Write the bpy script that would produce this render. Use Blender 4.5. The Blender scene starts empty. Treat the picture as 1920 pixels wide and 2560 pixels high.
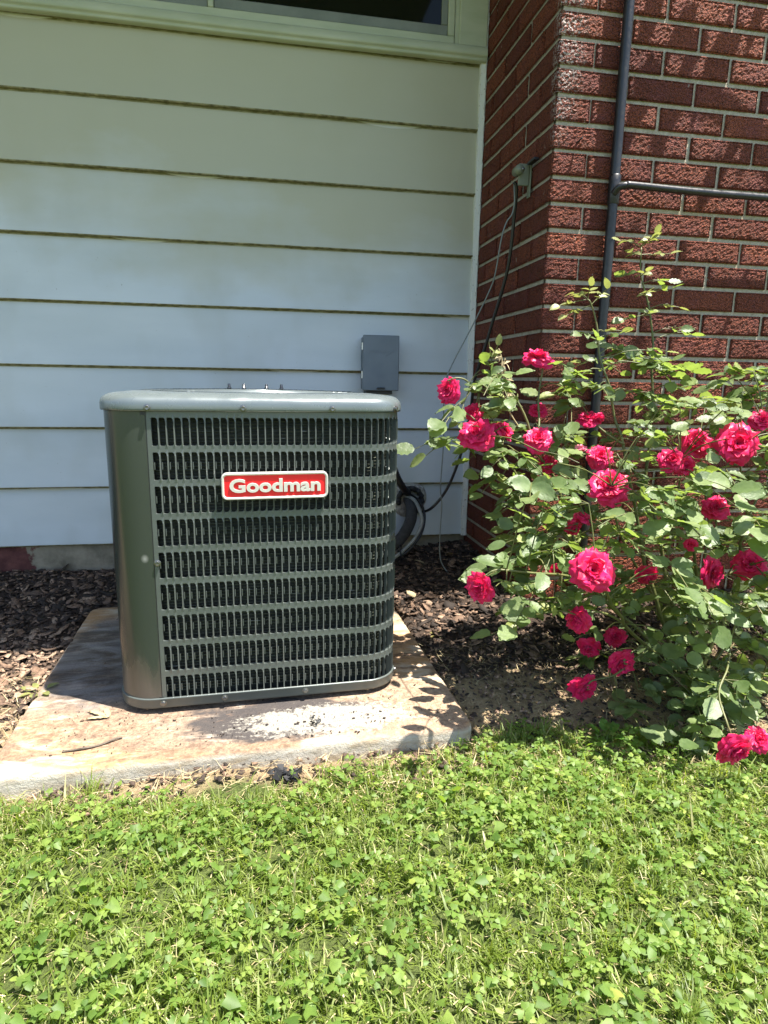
import bpy, math, random
import numpy as np
from mathutils import Vector, Matrix, noise
random.seed(7); rng = np.random.default_rng(7)
sc = bpy.context.scene
R = math.radians

# ---------------- camera ----------------
cd = bpy.data.cameras.new('camera'); cam = bpy.data.objects.new('camera', cd); sc.collection.objects.link(cam)
CAM = Vector((-0.49319, -2.59707, 0.68865))
rt = Vector((0.98337025, -0.18084594, 0.01666401)); up = Vector((0.02054153, 0.20192375, 0.97918581)); fw = Vector((0.18044663, 0.96255989, -0.20228066))
cam.matrix_world = Matrix(((rt.x, up.x, -fw.x, CAM.x), (rt.y, up.y, -fw.y, CAM.y), (rt.z, up.z, -fw.z, CAM.z), (0, 0, 0, 1)))
cd.sensor_fit = 'HORIZONTAL'; cd.sensor_width = 36; cd.lens = 1567.63 / 1920 * 36
cd.clip_start = .02; cd.clip_end = 500
sc.camera = cam

# ---------------- sky, sun, exposure ----------------
SUN = Vector((.30, -.18, 1)).normalized()
w = bpy.data.worlds.new('World'); sc.world = w; w.use_nodes = True
nt = w.node_tree; bg = nt.nodes['Background']; sky = nt.nodes.new('ShaderNodeTexSky')
sky.sky_type = 'NISHITA'; sky.sun_disc = False
sky.sun_elevation = math.asin(SUN.z); sky.sun_rotation = math.atan2(SUN.x, SUN.y)
sky.air_density = 1.0; sky.dust_density = 1.0; sky.ozone_density = 1.0
nt.links.new(sky.outputs[0], bg.inputs[0]); bg.inputs[1].default_value = 0.10
sl = bpy.data.lights.new('sun', 'SUN'); sun = bpy.data.objects.new('sun', sl); sc.collection.objects.link(sun)
sl.energy = 5.0; sl.angle = R(.53); sl.color = (1, .95, .87)
sun.rotation_euler = SUN.to_track_quat('Z', 'Y').to_euler(); sun.location = (3, -3, 6)
vs = sc.view_settings; vs.view_transform = 'Standard'; vs.look = 'None'; vs.gamma = 1; vs.use_curve_mapping = False
vs.exposure = 1.75

# ---------------- helpers ----------------
def tag(o, label=None, cat=None, group=None, kind=None):
    if label: o['label'] = label
    if cat: o['category'] = cat
    if group: o['group'] = group
    if kind: o['kind'] = kind
    return o
def link(o, parent=None):
    sc.collection.objects.link(o)
    if parent: o.parent = parent
    return o
def empty(name, loc=(0, 0, 0), rz=0):
    o = bpy.data.objects.new(name, None); o.location = loc; o.rotation_euler = (0, 0, rz); o.empty_display_size = .05
    return link(o)
def mesh(name, v, f, mat=None, smooth=False):
    m = bpy.data.meshes.new(name); m.from_pydata([tuple(a) for a in v], [], [tuple(a) for a in f])
    if mat: m.materials.append(mat)
    if smooth: m.polygons.foreach_set('use_smooth', [True] * len(m.polygons))
    m.update(); return m
def obj(name, v, f, mat=None, parent=None, smooth=False):
    return link(bpy.data.objects.new(name, mesh(name, v, f, mat, smooth)), parent)
def bigmesh(name, V, F, mat, rnd=None, parent=None, smooth=False):
    # V (n,3) array, F (m,k) array of equal-size faces
    m = bpy.data.meshes.new(name); n = len(V); k = F.shape[1]
    m.vertices.add(n); m.vertices.foreach_set('co', V.astype(np.float32).ravel())
    m.loops.add(F.size); m.loops.foreach_set('vertex_index', F.astype(np.int32).ravel())
    m.polygons.add(len(F)); m.polygons.foreach_set('loop_start', np.arange(0, F.size, k, dtype=np.int32))
    if smooth: m.polygons.foreach_set('use_smooth', np.ones(len(F), bool))
    m.update(calc_edges=True)
    if rnd is not None:
        a = m.attributes.new('rnd', 'FLOAT', 'POINT'); a.data.foreach_set('value', rnd.astype(np.float32))
    if mat: m.materials.append(mat)
    return link(bpy.data.objects.new(name, m), parent)
class MB:
    def __init__(s): s.v = []; s.f = []
    def add(s, v, f):
        b = len(s.v); s.v += [tuple(a) for a in v]; s.f += [tuple(i + b for i in q) for q in f]; return s
    def box(s, x0, y0, z0, x1, y1, z1, bev=0):
        if not bev:
            v = [(x, y, z) for z in (z0, z1) for y in (y0, y1) for x in (x0, x1)]
            return s.add(v, [(0, 2, 3, 1), (4, 5, 7, 6), (0, 1, 5, 4), (1, 3, 7, 5), (3, 2, 6, 7), (2, 0, 4, 6)])
        b = bev; rings = []
        for z, o in ((z0, b), (z0 + b, 0), (z1 - b, 0), (z1, b)):
            a = o
            rings.append([(x0 + a + (b if not o else 0), y0 + a, z), (x1 - a - (b if not o else 0), y0 + a, z), (x1 - a, y0 + a + (b if not o else 0), z), (x1 - a, y1 - a - (b if not o else 0), z),
                          (x1 - a - (b if not o else 0), y1 - a, z), (x0 + a + (b if not o else 0), y1 - a, z), (x0 + a, y1 - a - (b if not o else 0), z), (x0 + a, y0 + a + (b if not o else 0), z)])
        v = [p for r_ in rings for p in r_]; f = []
        for k in range(3):
            for i in range(8):
                j = (i + 1) % 8; f.append((k * 8 + i, k * 8 + j, k * 8 + 8 + j, k * 8 + 8 + i))
        f.append(tuple(range(7, -1, -1))); f.append(tuple(range(24, 32)))
        return s.add(v, f)
    def tube(s, pts, r, n=8, cap=True):
        pts = [Vector(p) for p in pts]; rs = r if isinstance(r, (list, tuple)) else [r] * len(pts)
        t = (pts[1] - pts[0]).normalized(); a = t.orthogonal().normalized(); v = []; f = []
        for i, p in enumerate(pts):
            t2 = (pts[min(i + 1, len(pts) - 1)] - pts[max(i - 1, 0)]).normalized()
            a = (a - t2 * a.dot(t2)).normalized(); b = t2.cross(a)
            for k in range(n):
                an = 2 * math.pi * k / n; v.append(p + (a * math.cos(an) + b * math.sin(an)) * rs[i])
        for i in range(len(pts) - 1):
            for k in range(n):
                j = (k + 1) % n; f.append((i * n + k, i * n + j, i * n + n + j, i * n + n + k))
        if cap: f.append(tuple(range(n - 1, -1, -1))); f.append(tuple(range((len(pts) - 1) * n, len(pts) * n)))
        return s.add(v, f)
    def lathe(s, prof, n=24, M=None):
        v = []; f = []
        for r_, z in prof:
            for k in range(n): v.append((r_ * math.cos(2 * math.pi * k / n), r_ * math.sin(2 * math.pi * k / n), z))
        for i in range(len(prof) - 1):
            for k in range(n):
                j = (k + 1) % n; f.append((i * n + k, i * n + j, i * n + n + j, i * n + n + k))
        if M: v = [M @ Vector(p) for p in v]
        return s.add(v, f)
    def obj(s, name, mat, parent=None, smooth=False): return obj(name, s.v, s.f, mat, parent, smooth)
def spline(P, n=6):
    P = [Vector(p) for p in P]; out = []
    for i in range(len(P) - 1):
        a, b, c, d = P[max(i - 1, 0)], P[i], P[i + 1], P[min(i + 2, len(P) - 1)]
        for k in range(n):
            t = k / n; out.append(.5 * ((2 * b) + (c - a) * t + (2 * a - 5 * b + 4 * c - d) * t * t + (3 * b - a - 3 * c + d) * t ** 3))
    out.append(P[-1]); return out

# ---------------- materials ----------------
class Mat:
    def __init__(s, name, rough=.6, metal=0, spec=.5):
        s.m = bpy.data.materials.new(name); s.m.use_nodes = True; s.t = s.m.node_tree; s.n = s.t.nodes
        s.b = s.n['Principled BSDF']; s.b.inputs['Roughness'].default_value = rough; s.b.inputs['Metallic'].default_value = metal
        s.b.inputs['Specular IOR Level'].default_value = spec; s.co = None
    def L(s, a, b): s.t.links.new(a, b)
    def pos(s, obj_=False):
        if obj_: return s.n.new('ShaderNodeTexCoord').outputs['Object']
        return s.n.new('ShaderNodeNewGeometry').outputs['Position']
    def scale(s, v, sx, sy, sz):
        m = s.n.new('ShaderNodeMapping'); m.inputs['Scale'].default_value = (sx, sy, sz); s.L(v, m.inputs[0]); return m.outputs[0]
    def noise(s, v, sc_, det=4, rough=.55, dist=0):
        t = s.n.new('ShaderNodeTexNoise'); t.inputs['Scale'].default_value = sc_; t.inputs['Detail'].default_value = det
        t.inputs['Roughness'].default_value = rough; t.inputs['Distortion'].default_value = dist
        if v is not None: s.L(v, t.inputs['Vector'])
        return t.outputs['Fac']
    def vor(s, v, sc_, feat='F1', out='Distance'):
        t = s.n.new('ShaderNodeTexVoronoi'); t.feature = feat; t.inputs['Scale'].default_value = sc_
        if v is not None: s.L(v, t.inputs['Vector'])
        return t.outputs[out]
    def ramp(s, f, stops, interp='LINEAR'):
        r_ = s.n.new('ShaderNodeValToRGB'); e = r_.color_ramp.elements; r_.color_ramp.interpolation = interp
        while len(e) < len(stops): e.new(.5)
        for k, (p, c) in enumerate(stops):
            e[k].position = p; e[k].color = (*c, 1) if isinstance(c, tuple) else (c, c, c, 1)
        s.L(f, r_.inputs[0]); return r_.outputs[0]
    def mix(s, f, a, b, mode='MIX'):
        m = s.n.new('ShaderNodeMix'); m.data_type = 'RGBA'; m.blend_type = mode
        for v, k in ((f, 0), (a, 6), (b, 7)):
            if isinstance(v, (int, float)): m.inputs[k].default_value = v if k == 0 else (v, v, v, 1)
            elif isinstance(v, tuple): m.inputs[k].default_value = (*v, 1)
            else: s.L(v, m.inputs[k])
        return m.outputs[2]
    def math(s, op, a, b=0, c=0, clamp=False):
        m = s.n.new('ShaderNodeMath'); m.operation = op; m.use_clamp = clamp
        for v, k in ((a, 0), (b, 1), (c, 2)):
            if isinstance(v, (int, float)): m.inputs[k].default_value = v
            else: s.L(v, m.inputs[k])
        return m.outputs[0]
    def sep(s, v):
        m = s.n.new('ShaderNodeSeparateXYZ'); s.L(v, m.inputs[0]); return m.outputs
    def blob(s, v, c, r_, soft=.5):   # 1 at c, 0 outside radius r
        m = s.n.new('ShaderNodeVectorMath'); m.operation = 'SUBTRACT'; s.L(v, m.inputs[0]); m.inputs[1].default_value = c
        m2 = s.n.new('ShaderNodeVectorMath'); m2.operation = 'DIVIDE'; s.L(m.outputs[0], m2.inputs[0]); m2.inputs[1].default_value = r_
        m3 = s.n.new('ShaderNodeVectorMath'); m3.operation = 'LENGTH'; s.L(m2.outputs[0], m3.inputs[0])
        return s.math('SUBTRACT', 1, m3.outputs['Value'], clamp=True)
    def attr(s, name='rnd'):
        a = s.n.new('ShaderNodeAttribute'); a.attribute_name = name; return a.outputs['Fac']
    def orand(s): return s.n.new('ShaderNodeObjectInfo').outputs['Random']
    def col(s, c):
        if isinstance(c, tuple): s.b.inputs['Base Color'].default_value = (*c, 1)
        else: s.L(c, s.b.inputs['Base Color'])
        return s
    def rough(s, c): s.L(c, s.b.inputs['Roughness']); return s
    def bump(s, h, dist=.002, strength=1):
        b = s.n.new('ShaderNodeBump'); b.inputs['Distance'].default_value = dist; b.inputs['Strength'].default_value = strength
        s.L(h, b.inputs['Height']); s.L(b.outputs[0], s.b.inputs['Normal']); return s
    def translucent(s, c, f=.35):
        tr = s.n.new('ShaderNodeBsdfTranslucent'); mx = s.n.new('ShaderNodeMixShader'); mx.inputs[0].default_value = f
        if isinstance(c, tuple): tr.inputs[0].default_value = (*c, 1)
        else: s.L(c, tr.inputs[0])
        s.L(s.b.outputs[0], mx.inputs[1]); s.L(tr.outputs[0], mx.inputs[2]); s.L(mx.outputs[0], s.n['Material Output'].inputs[0]); return s

# siding: off-white aluminium, dirt specks, grime and painted shadow below each lap
m = Mat('siding_paint', .55); P = m.pos()
base = m.ramp(m.noise(m.scale(P, .8, 1, 3), 2.2, 5), [(.3, (.46, .50, .51)), (.7, (.53, .565, .575))])
specks = m.ramp(m.noise(P, 160, 2), [(.745, 0.0), (.78, 1.0)]); big = m.ramp(m.noise(m.scale(P, 1, 1, .6), 3.1, 3), [(.5, 0.0), (.75, .35)])
c = m.mix(specks, base, (.16, .14, .09)); c = m.mix(big, c, (.29, .29, .22)); X, Y, Z = m.sep(P)
bounce_tint = m.math('ADD', m.math('MULTIPLY', Z, .5), m.math('MULTIPLY', m.noise(m.scale(P, .6, 1, 1), 2.6, 5), .55)); c = m.mix(m.ramp(bounce_tint, [(.78, 0.0), (1.05, .8)]), c, (.38, .355, .22)); m.col(c); m.bump(m.noise(m.scale(P, .3, 1, 1), 9, 3), .0015, .5); SIDING = m.m  # olive tint rising with height paints in green bounce light, mottled like grime
m = Mat('lip_shade_grime', .8); m.col(m.ramp(m.noise(m.pos(), 40, 4), [(.35, (.10, .09, .04)), (.7, (.30, .28, .16))])); LIP_SHADE = m.m  # dark lip edge and underside: painted lap shadow with some grime
m = Mat('lap_shade_grime', .8); m.col(m.ramp(m.noise(m.scale(m.pos(), 1, 1, 2), 30, 4), [(.35, (.16, .15, .075)), (.7, (.34, .33, .22))])); LAP_SHADE = m.m  # board top under the lap: shadow painted in along with the dirt
m = Mat('window_frame_paint', .5); m.col(m.ramp(m.noise(m.scale(m.pos(), 1, 1, 4), 6, 4), [(.3, (.34, .37, .26)), (.7, (.42, .44, .33))])); FRAME = m.m
m = Mat('sash_metal', .5); m.col(m.ramp(m.noise(m.pos(), 12, 3), [(.3, (.13, .145, .125)), (.7, (.18, .195, .17))])); SASH = m.m
m = Mat('dark_glass', .05, 0, .15); m.col((.004, .006, .004)); GLASS = m.m
m = Mat('insect_screen', .8); m.col(m.ramp(m.noise(m.pos(), 90, 2), [(.3, (.02, .024, .02)), (.7, (.045, .05, .042))])); SCREEN = m.m
m = Mat('white_paint_flaking', .6); P = m.pos()
m.col(m.mix(m.ramp(m.noise(P, 60, 5, .7), [(.60, 0.0), (.66, 1.0)]), (.66, .67, .62), (.30, .27, .21))).bump(m.noise(P, 50, 4), .003); WPAINT = m.m
m = Mat('foundation_paint', .9); P = m.pos(); n_ = m.noise(P, 9, 6, .65)
red = m.math('MULTIPLY', m.ramp(m.sep(P)[0], [(0.0, 1.0), (.01, 0.0)]), 1)
m2 = m.n.new('ShaderNodeMath'); m2.operation = 'ADD'; m.L(m.sep(P)[0], m2.inputs[0]); m2.inputs[1].default_value = 1.52
xm = m.math('ADD', m2.outputs[0], m.math('MULTIPLY', m.math('SUBTRACT', m.noise(P, 22, 4), .5), .25))
m.col(m.mix(m.ramp(xm, [(.0, 1.0), (.02, 0.0)]), m.ramp(n_, [(.3, (.11, .095, .065)), (.52, (.24, .205, .145)), (.75, (.34, .30, .22))]), m.ramp(n_, [(.4, (.07, .02, .017)), (.65, (.17, .06, .048))]))).bump(n_, .006); FOUND = m.m
# brick: raked deep red, a few paler ones, white deposits near the arris
def brickmat(name):
    m = Mat(name, .85, 0, .3); P = m.pos(); X, Y, Z = m.sep(P)
    rk = m.vor(m.scale(P, 1, 1, 1), 190); n1 = m.noise(P, 230, 3, .6, .6); h = m.math('ADD', m.math('MULTIPLY', rk, .8), n1)
    c = m.mix(m.orand(), (.16, .038, .018), (.30, .082, .038)); c = m.mix(m.ramp(n1, [(.38, 1.0), (.56, 0.0)]), c, (.05, .015, .010))
    c = m.mix(m.ramp(m.noise(P, 14, 3), [(.45, 0.0), (.75, .5)]), c, (.16, .045, .045))
    edge = m.math('MULTIPLY', m.blob(P, (XT, YF, 1.80), (.11, .05, .38)), 2.2, clamp=True)
    sp = m.math('MULTIPLY', edge, m.ramp(m.noise(P, 120, 4, .7), [(.50, 0.0), (.60, 1.0)]))
    drip = m.math('MULTIPLY', m.ramp(m.noise(m.scale(P, 1, 1, .35), 55, 3), [(.70, 0.0), (.74, .8)]), .8)
    c = m.mix(sp, c, (.50, .44, .40)); c = m.mix(drip, c, (.50, .40, .34)); m.col(c); m.bump(h, .009, 1); return m.m
XT, YF, Y0 = .44567, -.47444, .25971
BRICK = brickmat('raked_brick')
m = Mat('mortar', .9, 0, .2); P = m.pos(); n_ = m.noise(P, 60, 5, .65)
m.col(m.mix(m.ramp(m.noise(P, 4, 3), [(.55, 0.0), (.7, .5)]), m.ramp(n_, [(.3, (.27, .23, .17)), (.6, (.38, .34, .26)), (.8, (.48, .44, .36))]), (.33, .27, .16))).bump(m.noise(P, 130, 4), .003); MORTAR = m.m
# condenser paint, galvanised bits
def acpaint(name, a, b, r_=.32):
    m = Mat(name, r_, .25, .6); P = m.pos(True); n_ = m.noise(m.scale(P, 1, 1, .3), 7, 5)
    m.col(m.ramp(n_, [(.3, a), (.7, b)])); m.rough(m.ramp(m.noise(P, 22, 5), [(.3, r_ - .06), (.75, r_ + .12)])); m.bump(m.noise(P, 260, 2), .0002, .4); return m
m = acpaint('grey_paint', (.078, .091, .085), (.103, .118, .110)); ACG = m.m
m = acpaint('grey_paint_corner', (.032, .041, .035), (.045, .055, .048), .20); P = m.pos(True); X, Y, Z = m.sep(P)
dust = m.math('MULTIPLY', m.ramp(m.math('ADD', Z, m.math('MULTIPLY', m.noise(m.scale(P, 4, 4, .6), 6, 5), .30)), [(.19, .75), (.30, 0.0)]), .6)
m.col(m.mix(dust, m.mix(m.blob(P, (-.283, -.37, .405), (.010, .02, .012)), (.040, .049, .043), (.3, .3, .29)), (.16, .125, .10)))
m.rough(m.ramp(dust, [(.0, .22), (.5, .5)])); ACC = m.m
m = acpaint('cap_paint', (.115, .138, .14), (.145, .168, .17), .25); ACT = m.m
m = Mat('zinc_screw', .32, .9); m.col((.17, .17, .165)); ZINC = m.m
m = Mat('coil_black', .7, .2); P = m.pos(True); m.col(m.ramp(m.noise(m.scale(P, 1, 1, 8), 30, 3), [(.35, (.012, .014, .011)), (.7, (.04, .045, .034))])); COILB = m.m
m = Mat('coil_tube', .35, .9); P = m.pos(True); m.col(m.ramp(m.noise(m.scale(P, 3, 3, 20), 8, 3), [(.35, (.03, .032, .025)), (.66, (.07, .075, .055)), (.82, (.35, .35, .33))])); COILT = m.m
m = Mat('badge_red', .35); m.col((.80, .012, .018)); BRED = m.m
m = Mat('badge_silver', .35, .35); m.col((.62, .60, .54)); BSIL = m.m
m = Mat('box_grey', .45, .1); P = m.pos(); m.col(m.ramp(m.noise(P, 12, 4), [(.3, (.10, .125, .15)), (.7, (.13, .155, .18))])).bump(m.noise(P, 400, 2), .0003); BOXG = m.m
m = Mat('black_plastic', .5); m.col((.014, .014, .015)); BLK = m.m
m = Mat('black_foam', .85); m.col(m.ramp(m.noise(m.pos(), 50, 4), [(.3, (.015, .015, .016)), (.7, (.04, .04, .042))])).bump(m.noise(m.pos(), 90, 3), .002); FOAM = m.m
m = Mat('grey_plastic', .5); m.col(m.ramp(m.noise(m.pos(), 30, 3), [(.3, (.16, .17, .16)), (.7, (.26, .27, .25))])); GREYP = m.m
m = Mat('foam_sealant', .9); m.col(m.ramp(m.noise(m.pos(), 60, 4), [(.3, (.18, .17, .15)), (.7, (.42, .41, .37))])).bump(m.noise(m.pos(), 70, 4), .01); SEAL = m.m
m = Mat('cable_black', .35); m.col((.012, .012, .013)); CABB = m.m
m = Mat('cable_grey', .45); m.col((.16, .18, .17)); CABG = m.m
m = Mat('pipe_paint', .38, .0); P = m.pos(); m.col(m.ramp(m.noise(P, 30, 4), [(.3, (.008, .008, .009)), (.72, (.016, .016, .018)), (.8, (.05, .045, .04))])).rough(m.ramp(m.noise(P, 90, 4), [(.3, .28), (.7, .55)])); PIPE = m.m
m = Mat('bracket_metal', .6, .3); m.col((.17, .18, .12)); BRKM = m.m
# concrete pad: cream, tan rust wash, brown litter stain, tar-black patch and white scale
m = Mat('stained_concrete', .85, 0, .3); P = m.pos(); st = m.scale(P, .45, 1.3, 1)
n1 = m.noise(st, 5, 6, .6, .4); n2 = m.noise(st, 17, 7, .7, .3); n3 = m.noise(P, 70, 6, .75); n4 = m.noise(st, 9, 6, .65, 1)
c = m.ramp(n1, [(.36, (.46, .39, .30)), (.48, (.44, .32, .20)), (.58, (.40, .235, .11))])
c = m.mix(m.ramp(n2, [(.38, .6), (.5, 0.0)]), c, (.50, .46, .40))
n6 = m.noise(st, 6.5, 8, .68, .8)
c = m.mix(m.ramp(n6, [(.52, 0.0), (.57, .85)]), c, m.mix(m.ramp(n3, [(.4, 0.0), (.6, 1.0)]), (.12, .075, .048), (.27, .17, .105)))
br = m.math('MULTIPLY', m.blob(P, (-.62, -.98, -.163), (.85, .36, .5)), 1.5, clamp=True)
c = m.mix(m.ramp(m.math('ADD', m.math('MULTIPLY', n2, .9), m.math('MULTIPLY', br, .30)), [(.56, 0.0), (.66, .88)]), c, m.mix(m.ramp(n3, [(.4, 0.0), (.62, 1.0)]), (.13, .085, .06), (.33, .23, .155)))
brr = m.math('MULTIPLY', m.blob(P, (-.16, -1.10, -.163), (.30, .20, .5)), 1.3, clamp=True)
c = m.mix(m.ramp(m.math('ADD', m.math('MULTIPLY', n4, .6), m.math('MULTIPLY', brr, .5)), [(.40, 0.0), (.50, .85)]), c, m.mix(m.ramp(n3, [(.4, 0.0), (.62, 1.0)]), (.19, .13, .09), (.42, .30, .20)))
bk = m.math('MULTIPLY', m.blob(P, (-.47, -1.10, -.163), (.42, .17, .5)), 1.5, clamp=True)
c = m.mix(m.ramp(m.math('ADD', m.math('MULTIPLY', n2, .55), m.math('MULTIPLY', bk, .45)), [(.50, 0.0), (.60, .92)]), c, (.045, .042, .042))
wh = m.math('MULTIPLY', m.blob(P, (-.36, -1.12, -.163), (.36, .13, .5)), 1.6, clamp=True)
c = m.mix(m.ramp(m.math('ADD', m.math('ADD', m.math('MULTIPLY', n3, .42), m.math('MULTIPLY', n2, .42)), m.math('MULTIPLY', wh, .24)), [(.575, 0.0), (.63, .6)]), c, m.mix(m.ramp(m.noise(P, 300, 3), [(.4, 0.0), (.6, 1.0)]), (.32, .29, .23), (.50, .475, .41)))
lf_shade = m.math('MULTIPLY', m.blob(P, (-.98, -.62, -.163), (.26, .52, .5)), 2.2, clamp=True)  # dark stain over the left side, painted in to deepen the shadow there
c = m.mix(m.ramp(m.math('ADD', m.math('MULTIPLY', n2, .55), m.math('MULTIPLY', lf_shade, .45)), [(.50, 0.0), (.72, .88)]), c, m.mix(m.ramp(n4, [(.42, 0.0), (.58, 1.0)]), (.075, .062, .052), (.20, .19, .185)))
c = m.mix(m.ramp(m.noise(st, 34, 6, .7), [(.62, 0.0), (.68, .55)]), c, (.15, .10, .07))
c = m.mix(m.ramp(n3, [(.66, 0.0), (.72, .6)]), c, (.12, .09, .07))
X, Y, Z = m.sep(P); side = m.ramp(m.math('ADD', Z, .2), [(.0, 1.0), (.028, 1.0), (.034, 0.0)])
c = m.mix(m.math('MULTIPLY', side, .8), c, m.ramp(m.noise(m.scale(P, 1, 1, 3), 14, 5), [(.35, (.30, .26, .19)), (.6, (.46, .45, .39)), (.8, (.36, .27, .17))]))
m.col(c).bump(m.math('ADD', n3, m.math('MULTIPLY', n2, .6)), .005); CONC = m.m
# soil / litter sheet
m = Mat('soil', .95, 0, .2); P = m.pos(); X, Y, Z = m.sep(P); n1 = m.noise(P, 26, 7, .7); n2 = m.noise(P, 120, 5, .7)
sand = m.ramp(n1, [(.3, (.26, .18, .10)), (.55, (.46, .34, .20)), (.75, (.58, .45, .28))]); mul = m.ramp(n2, [(.3, (.035, .026, .02)), (.6, (.09, .062, .045)), (.8, (.15, .11, .085))])
lawn = m.ramp(n2, [(.3, (.05, .06, .018)), (.6, (.13, .17, .045)), (.8, (.24, .24, .10))])
yy = m.math('ADD', Y, m.math('MULTIPLY', m.math('SUBTRACT', m.noise(P, 7, 4), .5), .25))
f1 = m.ramp(m.math('ADD', yy, 1.6), [(.64, 1.0), (.74, 0.0)])      # sandy in front of y = -.9
f2 = m.ramp(m.math('ADD', yy, 1.6), [(.27, 1.0), (.33, 0.0)])      # lawn in front of y = -1.3
m.col(m.mix(f2, m.mix(f1, mul, sand), lawn)).bump(m.math('ADD', n1, n2), .02); SOIL = m.m
m = Mat('bark_chip', .85, 0, .3); P = m.pos(); a = m.attr()
c = m.ramp(a, [(0, (.026, .020, .016)), (.3, (.062, .043, .032)), (.58, (.12, .078, .053)), (.8, (.23, .145, .095)), (.95, (.36, .25, .17))])
m.col(m.mix(m.ramp(m.noise(P, 150, 4), [(.35, .55), (.6, 0.0)]), c, (.025, .018, .015))).bump(m.noise(m.scale(P, 1, 1, 1), 260, 3), .0015); CHIP = m.m
m = Mat('straw', .8, 0, .3); m.col(m.ramp(m.attr(), [(0, (.14, .10, .055)), (.5, (.32, .25, .13)), (1, (.50, .42, .25))])); STRAW = m.m
def leafy(name, stops, tr, f, rough=.42, attr=True, spec=.5, vein=False):
    m = Mat(name, rough, 0, spec); a = m.attr() if attr else m.orand(); P = m.pos()
    c = m.ramp(a, stops); c = m.mix(m.ramp(m.noise(P, 60, 3), [(.35, .35), (.65, 0.0)]), c, (.02, .05, .012), 'MIX')
    m.col(c); m.translucent(m.mix(.75, c, tr, 'MIX'), f)
    if vein:
        m.bump(m.noise(P, 220, 3), .0012, .7)
    return m.m
GRASS = leafy('grass_blade', [(0, (.08, .115, .018)), (.3, (.15, .205, .035)), (.62, (.22, .28, .06)), (.80, (.28, .31, .12)), (.93, (.42, .38, .19)), (1, (.52, .45, .26))], (.50, .62, .06), .40, .45, True, .35)
CLOVER = leafy('clover_leaf', [(0, (.055, .105, .022)), (.5, (.135, .215, .042)), (.85, (.23, .305, .07)), (1, (.38, .40, .09))], (.45, .68, .04), .40, .5, True, .3)
ROSEL = leafy('rose_leaf', [(0, (.09, .135, .048)), (.5, (.15, .205, .082)), (1, (.21, .26, .10))], (.42, .58, .08), .34, .46, False, .5, True)
ROSES = leafy('rose_leaf_mass', [(0, (.07, .11, .038)), (.5, (.14, .195, .072)), (.9, (.20, .25, .09)), (1, (.28, .30, .07))], (.42, .58, .08), .34, .46, True, .5, True)
YOUNG = leafy('young_rose_leaf', [(0, (.17, .24, .075)), (.6, (.24, .27, .09)), (1, (.27, .21, .08))], (.5, .55, .12), .3, .4, False)
m = Mat('cane_bark', .5); m.col(m.ramp(m.noise(m.pos(), 40, 4), [(.3, (.055, .075, .02)), (.6, (.12, .12, .035)), (.8, (.17, .12, .06))])); CANE = m.m
m = Mat('dry_stem', .8); m.col((.34, .27, .15)); DRY = m.m
def petal(name, a, b, tr):
    m = Mat(name, .42, 0, .35); P = m.pos()
    m.b.inputs['Sheen Weight'].default_value = .5; m.b.inputs['Sheen Tint'].default_value = (1, .3, .6, 1)
    c = m.mix(m.ramp(m.noise(P, 45, 3), [(.35, 0.0), (.65, 1.0)]), a, b); m.col(c).bump(m.noise(P, 120, 3), .0012, .5); m.translucent(tr, .3); return m.m
PETAL = petal('crimson_petal', (.58, .006, .05), (.80, .018, .16), (.95, .01, .10))
PINK = petal('pink_petal', (.75, .16, .26), (.82, .34, .42), (.9, .25, .35))
m = Mat('soffit_paint', .7); m.col((.55, .56, .52)); SOFF = m.m
m = Mat('roof_shingle', .9); m.col(m.ramp(m.noise(m.pos(), 30, 4), [(.3, (.05, .045, .04)), (.7, (.09, .08, .075))])); ROOF = m.m
m = Mat('tree_bark', .9); m.col(m.ramp(m.noise(m.pos(), 30, 5), [(.3, (.06, .045, .03)), (.7, (.16, .13, .1))])).bump(m.noise(m.pos(), 60, 4), .01); BARK = m.m
# ---------------- ground ----------------
def sst(a, b, x):
    t = np.clip((x - a) / (b - a), 0, 1); return t * t * (3 - 2 * t)
def gz(x, y):
    x = np.asarray(x, float); y = np.asarray(y, float)
    z = -.205 + .030 * sst(-1.25, -.8, y) + .028 * sst(-.2, .2, y) + .085 * sst(-.15, .45, x) * sst(-1.0, -.2, y)
    z = z + .006 * np.sin(x * 7.3 + y * 3.1) * np.cos(y * 8.7 - x * 2.2) + .004 * np.sin(x * 19 + 1) * np.sin(y * 23)
    return z - .012 * sst(-1.4, -1.7, y)
PROT = .0386; PC, PS = math.cos(PROT), math.sin(PROT)
def padlocal(x, y):
    y = y + 1.2177; return x * PC + y * PS, -x * PS + y * PC
PX0, PX1, PD = -1.1197, .01222, 1.072
def inpad(x, y, mg=0):
    u, v = padlocal(x, y); return (u > PX0 - mg) & (u < PX1 + mg) & (v > -mg) & (v < PD + mg)
xs = np.unique(np.concatenate([np.linspace(-3, 3, 241), np.linspace(-40, -3, 30), np.linspace(3, 40, 30)]))
ys = np.unique(np.concatenate([np.linspace(-2.8, .4, 129), np.linspace(-60, -2.8, 40), np.linspace(.4, 12, 10)]))
GX, GY = np.meshgrid(xs, ys); GZ = gz(GX, GY); GZ[inpad(GX, GY, .0)] -= .03
nx, ny = len(xs), len(ys); idx = np.arange(nx * ny).reshape(ny, nx)
F = np.stack([idx[:-1, :-1], idx[:-1, 1:], idx[1:, 1:], idx[1:, :-1]], -1).reshape(-1, 4)
tag(bigmesh('ground', np.stack([GX, GY, GZ], -1).reshape(-1, 3), F, SOIL, smooth=True), kind='structure')

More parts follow.
